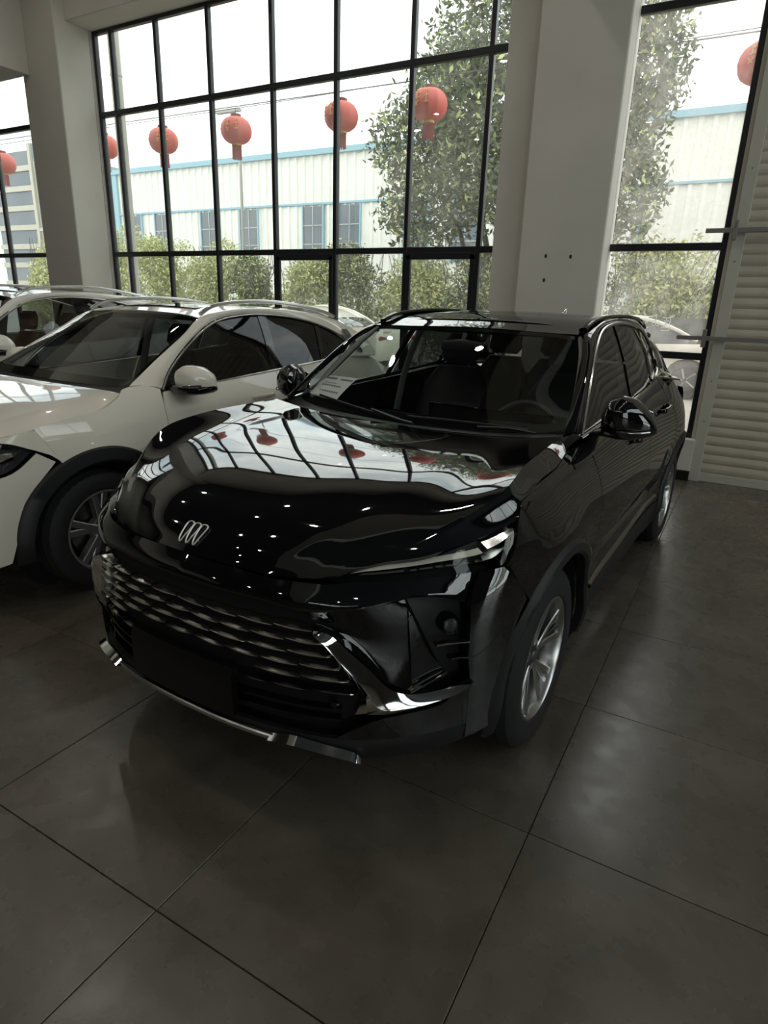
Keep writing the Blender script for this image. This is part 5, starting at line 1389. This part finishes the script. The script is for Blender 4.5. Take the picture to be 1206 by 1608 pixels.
tr = empty('broadleaf_tree', (-5.35, 14.5, GZ)); tag(tr, 'tall broadleaf tree with glossy dark leaves outside the large window', 'tree')
blobs = [(-1.5,-.2,3.1,1.1,1.0,.8),(-2.0,.1,4.4,1.0,1.0,.85),(-.6,-.4,4.9,1.3,1.2,1.0),(.7,-.3,3.3,1.4,1.2,.9),(1.6,0,4.4,1.3,1.2,1.0),(-.2,.2,6.1,1.5,1.3,1.0),(1.3,.2,6.0,1.5,1.3,1.1),(.6,.1,7.3,1.2,1.1,.9),(2.3,-.2,3.2,.75,.9,.9),(2.5,0,5.2,.65,.8,.9),(-.3,-.3,3.8,1.0,1.0,.8),(-1.2,.2,5.3,.9,.9,.7)]
blobs = [tuple(1.13*q for q in b_) for b_ in blobs]
leaves('foliage', blobs, 30000, .155, M['leaf_a'], tr, 3, .35)
leaves('foliage', blobs, 5000, .15, M['leaf_b'], tr, 4, .5)
mb = MB(); branch(mb, (-.2,0,0), (-.3,0,2.6), .17, .13, 1)
for q, e in enumerate(((-1.6,0,4.2),(-.6,.1,5.6),(.8,-.1,5.8),(1.5,0,4.4),(.3,.2,7.0),(2.2,0,3.6))):
    branch(mb, (-.3 + .06*q, 0, 1.5 + .22*q), e, .085, .02, 10 + q)
branch(mb, (.45,-.2,0), (1.3,-.1,3.4), .07, .03, 40); branch(mb, (.7,-.2,0), (2.0,-.2,3.2), .06, .02, 41); branch(mb, (.9,-.2,.2), (1.0,0,3.8), .05, .02, 42)
mb.obj('trunk', M['bark'], tr)
def shrub(x, y, w, h, lab, mats, seed, n=2200):
    s = empty('hedge_shrub', (x, y, GZ)); tag(s, lab, 'shrub', 'shrubs of the hedge beyond the windows')
    r = random.Random(seed)
    bl = [(r.uniform(-w*.45, w*.45), r.uniform(-.1, .1), h*r.uniform(.18, .80), w*.36, .35, h*.2) for _ in range(13)]
    leaves('foliage', bl, n, .11, mats[0], s, seed, .4); leaves('foliage', bl, int(n*.75), .10, mats[1], s, seed + 50, .5)
    mb = MB()
    for q in range(9): branch(mb, (r.uniform(-w*.2, w*.2), 0, 0), (r.uniform(-w*.5, w*.5), r.uniform(-.2, .2), h*.92), .025, .006, seed*7 + q)
    mb.obj('stems', M['bark'], s)
xs_ = [-21.5, -19.4, -17.4, -15.5, -13.6, -11.9, -10.3, -8.7, -7.2, -5.8, -4.3, -2.9, -1.5, -.1, 1.4]
lab_ = ['leftmost hedge shrub seen through the left window', 'olive hedge shrub at the left edge of the left window', 'tall olive hedge shrub in the left window', 'olive hedge shrub beside the left column', 'hedge shrub hidden mostly behind the left column', 'hedge shrub behind the cream pipe',
 'hedge shrub right of the cream pipe', 'hedge shrub above the roof of the nearer white car', 'yellow-green hedge shrub in the middle of the large window', 'bushy shrub left of the tree trunk', 'shrub at the foot of the tall tree',
 'shrub behind the drilled column', 'yellow-green shrub in the narrow window beside the column', 'shrub seen at the right side of the narrow window', 'shrub hidden behind the roller shutter']
for k, x in enumerate(xs_):
    h = (2.9, 2.7, 3.0, 2.7, 2.5, 2.3, 2.15, 2.35, 2.2, 2.3, 2.0, 2.2, 2.35, 2.2, 2.0)[k]
    shrub(x, 14.0, 1.6, h + .55, lab_[k], (M['leaf_a'] if k > 3 and k % 2 else M['leaf_c'], M['leaf_b']), 60 + k, 5600)
bw = quick_box('boundary_wall', -3.1, 9, 13.40, 13.48, GZ, 1.58, M['fence_dark']); tag(bw, 'dark low boundary wall behind the saloon outside the narrow window', 'wall', kind='structure')

# lanterns on a line
def lantern(x, y, z, rz, lab, s=1.0):
    L = empty('paper_lantern', (x, y, z), rz); tag(L, lab, 'lantern', 'red lanterns strung outside the windows')
    n = 36; v = []; prof = [(.085, .205), (.15, .19), (.215, .145), (.255, .08), (.27, 0), (.255, -.08), (.215, -.145), (.15, -.19), (.085, -.205)]
    for i in range(n):
        a = 2*math.pi*i/n; k = 1 if i % 3 else .955
        for r_, h in prof: v.append((r_*k*math.cos(a), r_*k*math.sin(a), h))
    m = len(prof); f = [(i*m+q, ((i+1) % n)*m+q, ((i+1) % n)*m+q+1, i*m+q+1) for i in range(n) for q in range(m-1)]
    fix_normals(mesh_obj('lantern_body', v, f, M['lantern_red'], L, sharp=60))
    MB().lathe([(.0, .25), (.082, .25), (.09, .245), (.09, .20), (.0, .20)], 20).obj('top_cap', M['lantern_dark'], L)
    MB().lathe([(.0, -.20), (.09, -.20), (.09, -.235), (.0, -.235)], 20).obj('bottom_cap', M['gold'], L)
    for q in range(14):
        a = 2*math.pi*q/14
        MB().box(-.011, .011, -.004, .004, -.21, 0).obj('tassel_strand', M['tassel'], L, smooth=False, loc=(.072*math.cos(a), .072*math.sin(a), -.235))
    # gold characters on the cloth: simple strokes
    gd = MB()
    for (a0, z0, a1, z1) in ((-.25,.10,.05,.10),(-.1,.15,-.1,.02),(-.25,.04,.05,.04),(-.22,.0,-.02,-.06),(.02,.0,-.2,-.06),(.35,.12,.6,.12),(.35,.06,.6,.06),(.47,.15,.47,-.03),(.35,-.02,.6,-.02)):
        P = []
        for t in (0, .5, 1):
            a = a0 + (a1-a0)*t - math.pi/2 - .35; zz = z0 + (z1-z0)*t; rr = .272*math.sqrt(max(.05, 1-(zz/.24)**2*.62))
            P.append((rr*math.cos(a), rr*math.sin(a), zz))
        gd.tube(P, .008, 4)
    gd.obj('gold_character', M['gold'], L)
    MB().tube([(0, 0, .25), (0, 0, .34)], .006, 6).obj('hanging_cord', M['wire'], L)
    L.scale = (s, s, s)
    return L
LZ = 4.44
lantern(-15.39, 9.5, 4.40, .3, 'red lantern in the left window')
lantern(-11.93, 9.5, 4.46, .8, 'red lantern half hidden behind the frame beside the left column')
lantern(-10.27, 9.5, 4.43, .9, 'red lantern crossed by a mullion right of the cream pipe')
lantern(-8.475, 9.5, LZ, .6, 'red lantern with clear sky around it, left of the middle of the large window')
lantern(-6.29, 9.5, LZ, -.2, 'red lantern crossed by a mullion beside the tree leaves')
lantern(-4.75, 9.5, LZ, .15, 'red lantern in front of the tall tree')
lantern(-.48, 9.5, 4.42, 0, 'red lantern at the edge of the narrow window near the shutter')
ln = MB().tube([(x, 9.5, 4.78 + .004*math.sin(x)) for x in np.linspace(-18, 4, 50)], .006, 5).obj('lantern_wire', M['wire']); tag(ln, 'thin wire the red lanterns hang from', 'wire')
ln = MB().tube([(x, 20, 8.27 - .008*(x+12)) for x in np.linspace(-40, 12, 20)], .02, 5).obj('overhead_cable', M['wire']); tag(ln, 'overhead cable across the sky above the factory shed', 'cable')
# rain pipe just outside
pp = empty('rain_pipe', (-9.27, 7.75, GZ)); pp.location.y = 7.72; tag(pp, 'cream vertical rain pipe outside the large window', 'pipe')
MB().lathe([(.085, 0), (.085, 6.2)], 20).obj('pipe_shaft', M['pipe'], pp)
for z in (1.75, 4.6):
    MB().lathe([(.085, z), (.094, z + .005), (.094, z + .03), (.085, z + .035)], 20).obj('pipe_collar', M['pipe'], pp)
# street lamps
def street_lamp(x, y, h, lab, single):
    s = empty('street_lamp', (x, y, GZ)); tag(s, lab, 'lamp post')
    MB().tube([(0, 0, 0), (0, 0, h - 1.0), (.02, 0, h - .3)], [.08, .05, .04], 8).obj('pole', M['grey_metal'], s)
    if single:
        v, f = blob([((.02, 0, h - .35), (.05, 0, 0), (0, .05, 0)), ((.06, 0, h - .1), (.17, 0, .02), (0, .12, 0)), ((.14, 0, h + .35), (.16, 0, .02), (0, .12, 0)), ((.20, 0, h + .5), (.06, 0, 0), (0, .06, 0))], 12); fix_normals(mesh_obj('lamp_head', v, f, M['wire'], s))
    else:
        MB().box(-1.05, .05, -.1, .1, h - .1, h).obj('lamp_head', M['grey_metal'], s, smooth=False)
    return s
street_lamp(-2.95, 18, 6.55, 'street lamp with dark oval head seen in the narrow window', True)
s_ = street_lamp(-17.7, 20, 8.0, 'street lamp with flat bar head above a red lantern', False)

# parked saloon cars outside
def saloon(x, y, rz, lab, paint):
    c = empty('parked_saloon', (x, y, GZ), rz); tag(c, lab, 'car', 'saloon cars parked outside')
    def sec(pts, half, nm, mt, inset=.06):
        A = crv(pts, 40); P = []
        for t in np.linspace(-1, 1, 13):
            k = 1 - inset*abs(t)**6
            p = np.stack([A[:, 0]*(1 - .012*abs(t)**4), np.full(40, t*half), .2 + (A[:, 1]-.2)*(1 - .02*t*t)], -1); P.append(p)
        return panel(c, nm, np.array(P), mt, 0, ref=(0, 0, .5))
    K = .93
    low = [(-2.3,.35),(-2.36,.6),(-2.2,.78),(-1.4,.90),(-.5,.93),(.6,.96),(1.6,1.0),(2.15,1.02),(2.32,.9),(2.36,.55),(2.25,.35)]
    low = [(a, b*K) for a, b in low]
    sec(low, .88, 'body_top', paint)
    for s in (-1, 1):
        poly = np.array([(-2.25,.30),(-2.36,.6),(-2.2,.78),(-1.4,.90),(-.5,.93),(.6,.96),(1.6,1.0),(2.15,1.02),(2.32,.9),(2.36,.55),(2.2,.30)])
        poly[:, 1] *= .93; top_ = crv(poly, 60); bot = []
        for q in top_[:, 0]:
            z = .24
            for wc in (-1.38, 1.40):
                if abs(q - wc) < .37: z = max(z, .31 + math.sqrt(.37**2 - (q-wc)**2))
            bot.append((q, z))
        bot = np.array(bot); P = []
        for t in np.linspace(0, 1, 8):
            U = top_*(1-t) + bot*t; P.append(np.stack([U[:, 0], np.full(60, s*(.88 + .035*math.sin(math.pi*min(1, t*1.1)))), U[:, 1]], -1))
        panel(c, 'body_side', np.array(P), paint, 0, ref=(0, 0, .5))
        roofl = np.array([(-.95,.93),(-.35,1.25),(.1,1.40),(.6,1.44),(1.1,1.38),(1.55,1.20),(1.85,1.02)])*np.array([1, .88]) + np.array([-.38, .05]); belt_ = np.array([(-.95,.92),(-.4,.94),(.1,.95),(.6,.96),(1.1,.98),(1.5,.99),(1.85,1.0)])*np.array([1, .93]) + np.array([-.38, 0])
        U = loft2(roofl, belt_, 30, 6); tt = np.linspace(0, 1, 6)
        P = np.array([np.stack([U[k][:, 0], np.full(30, s*(.62 + .22*tt[k])), U[k][:, 1]], -1) for k in range(6)]); panel(c, 'side_glass', P, M['tint_glass'], 0, ref=(0, 0, .5))
        ribbon(c, 'roof_pillar', crv([(q[0], s*.63, q[1] + .005) for q in roofl], 30), (0, 0, 1), .07, .06, paint)
        ribbon(c, 'centre_pillar', [(.07, s*.645, 1.30), (.02, s*.84, .89)], (1, 0, 0), .07, .03, M['piano_black'])
        for wx in (-1.38, 1.40):
            w = empty('wheel', (wx, s*.80, .33), 0 if s > 0 else math.pi, c)
            MB().lathe([(.20, -.1), (.31, -.1), (.33, -.07), (.33, .07), (.31, .1), (.20, .1)], 40, 'y').obj('tyre', M['rubber'], w)
            MB().lathe([(.0, .06), (.20, .06), (.215, .10), (.20, .10)], 30, 'y').obj('rim', M['rim_dark'], w)
            for q in range(5):
                a = 2*math.pi*q/5
                MB().tube([(.03*math.cos(a), .085, .03*math.sin(a)), (.20*math.cos(a), .095, .20*math.sin(a))], .022, 5).obj('spoke', M['rim_silver'], w)
    rp = [(a - .38, b*.88 + .05) for a, b in ((-.35,1.25),(.1,1.40),(.6,1.44),(1.1,1.38),(1.55,1.20))]
    A = crv(rp, 24); panel(c, 'roof', np.array([np.stack([A[:, 0], np.full(24, t*.62), A[:, 1] + .02*(1-t*t)], -1) for t in np.linspace(-1, 1, 9)]), paint, 0, ref=(0, 0, .5))
    for pts in ([(-.95,.93),(-.65,1.10),(-.35,1.25)], [(1.55,1.20),(1.72,1.11),(1.88,1.01)]):
        A = crv([(a - .38, b*.88 + .05) for a, b in pts], 10); panel(c, 'screen_glass', np.array([np.stack([A[:, 0], np.full(10, t*.66), A[:, 1] + .02*(1-t*t)], -1) for t in np.linspace(-1, 1, 9)]), M['tint_glass'], 0, ref=(0, 0, .5))
    for s in (-1, 1):
        v, f = blob([((2.26, s*.62, .74), (0, .16, 0), (.05, 0, .07)), ((2.345, s*.62, .74), (0, .14, 0), (.01, 0, .05))], 12); fix_normals(mesh_obj('tail_lamp', v, f, M['tail_red'], c))
        v, f = blob([((-.93, s*.90, .93), (.05, 0, 0), (0, 0, .04)), ((-.93, s*1.02, .95), (.06, 0, 0), (0, 0, .05))], 10); fix_normals(mesh_obj('door_mirror', v, f, M['tail_red'] if x > -3 else paint, c))
    return c
saloon(-2.30, 13.15 - .25, 0, 'white saloon parked outside the narrow window', M['white_paint'])
saloon(-8.6, 11.6, 0, 'white saloon parked outside the large window', M['white_paint'])
# lettering stuck on the grimy window, seen from behind
stk = empty('window_lettering', (-1.0, WY + .066, 1.50)); tag(stk, 'pale outlined characters stuck on the grimy narrow window', 'lettering')
M['sticker'], _nt, _o = new_mat('pale_translucent_vinyl')
_tl = _nt.nodes.new('ShaderNodeBsdfTranslucent'); _tl.inputs['Color'].default_value = (.95, .95, .92, 1)
_nt.links.new(_tl.outputs['BSDF'], _o.inputs['Surface'])
glyphs = [[(0,0,0,1),(0,1,1,1),(1,1,1,.55),(1,.55,0,.55),(.3,.75,.8,.75)], [(0,1,1,1),(0,.65,.9,.65),(0,.3,.9,.3),(0,0,1,0),(0,0,0,1)], [(0,1,.9,1),(.9,1,.9,.6),(.9,.6,0,.3),(0,0,1,0),(0,.3,0,0)],
          [(.5,1.35,.5,-.1),(.1,.75,.9,.75),(.1,.2,.9,.2),(.1,.2,.1,.75),(.9,.2,.9,.75)], [(0,1,1,1),(1,1,1,-.25),(.2,.7,.8,.7),(.2,.4,.8,.4),(.5,1,.5,.05),(0,.05,1,.05),(0,-.25,1,-.25)]]
for k, gl in enumerate(glyphs):
    mb = MB()
    for a, b, c_, d in gl:
        mb.tube([(a*.075, 0, b*.10), (c_*.075, 0, d*.10)], .0045, 4)
    mb.obj('character', M['sticker'], stk, smooth=False, loc=(-.235 + k*.098, 0, -.0))
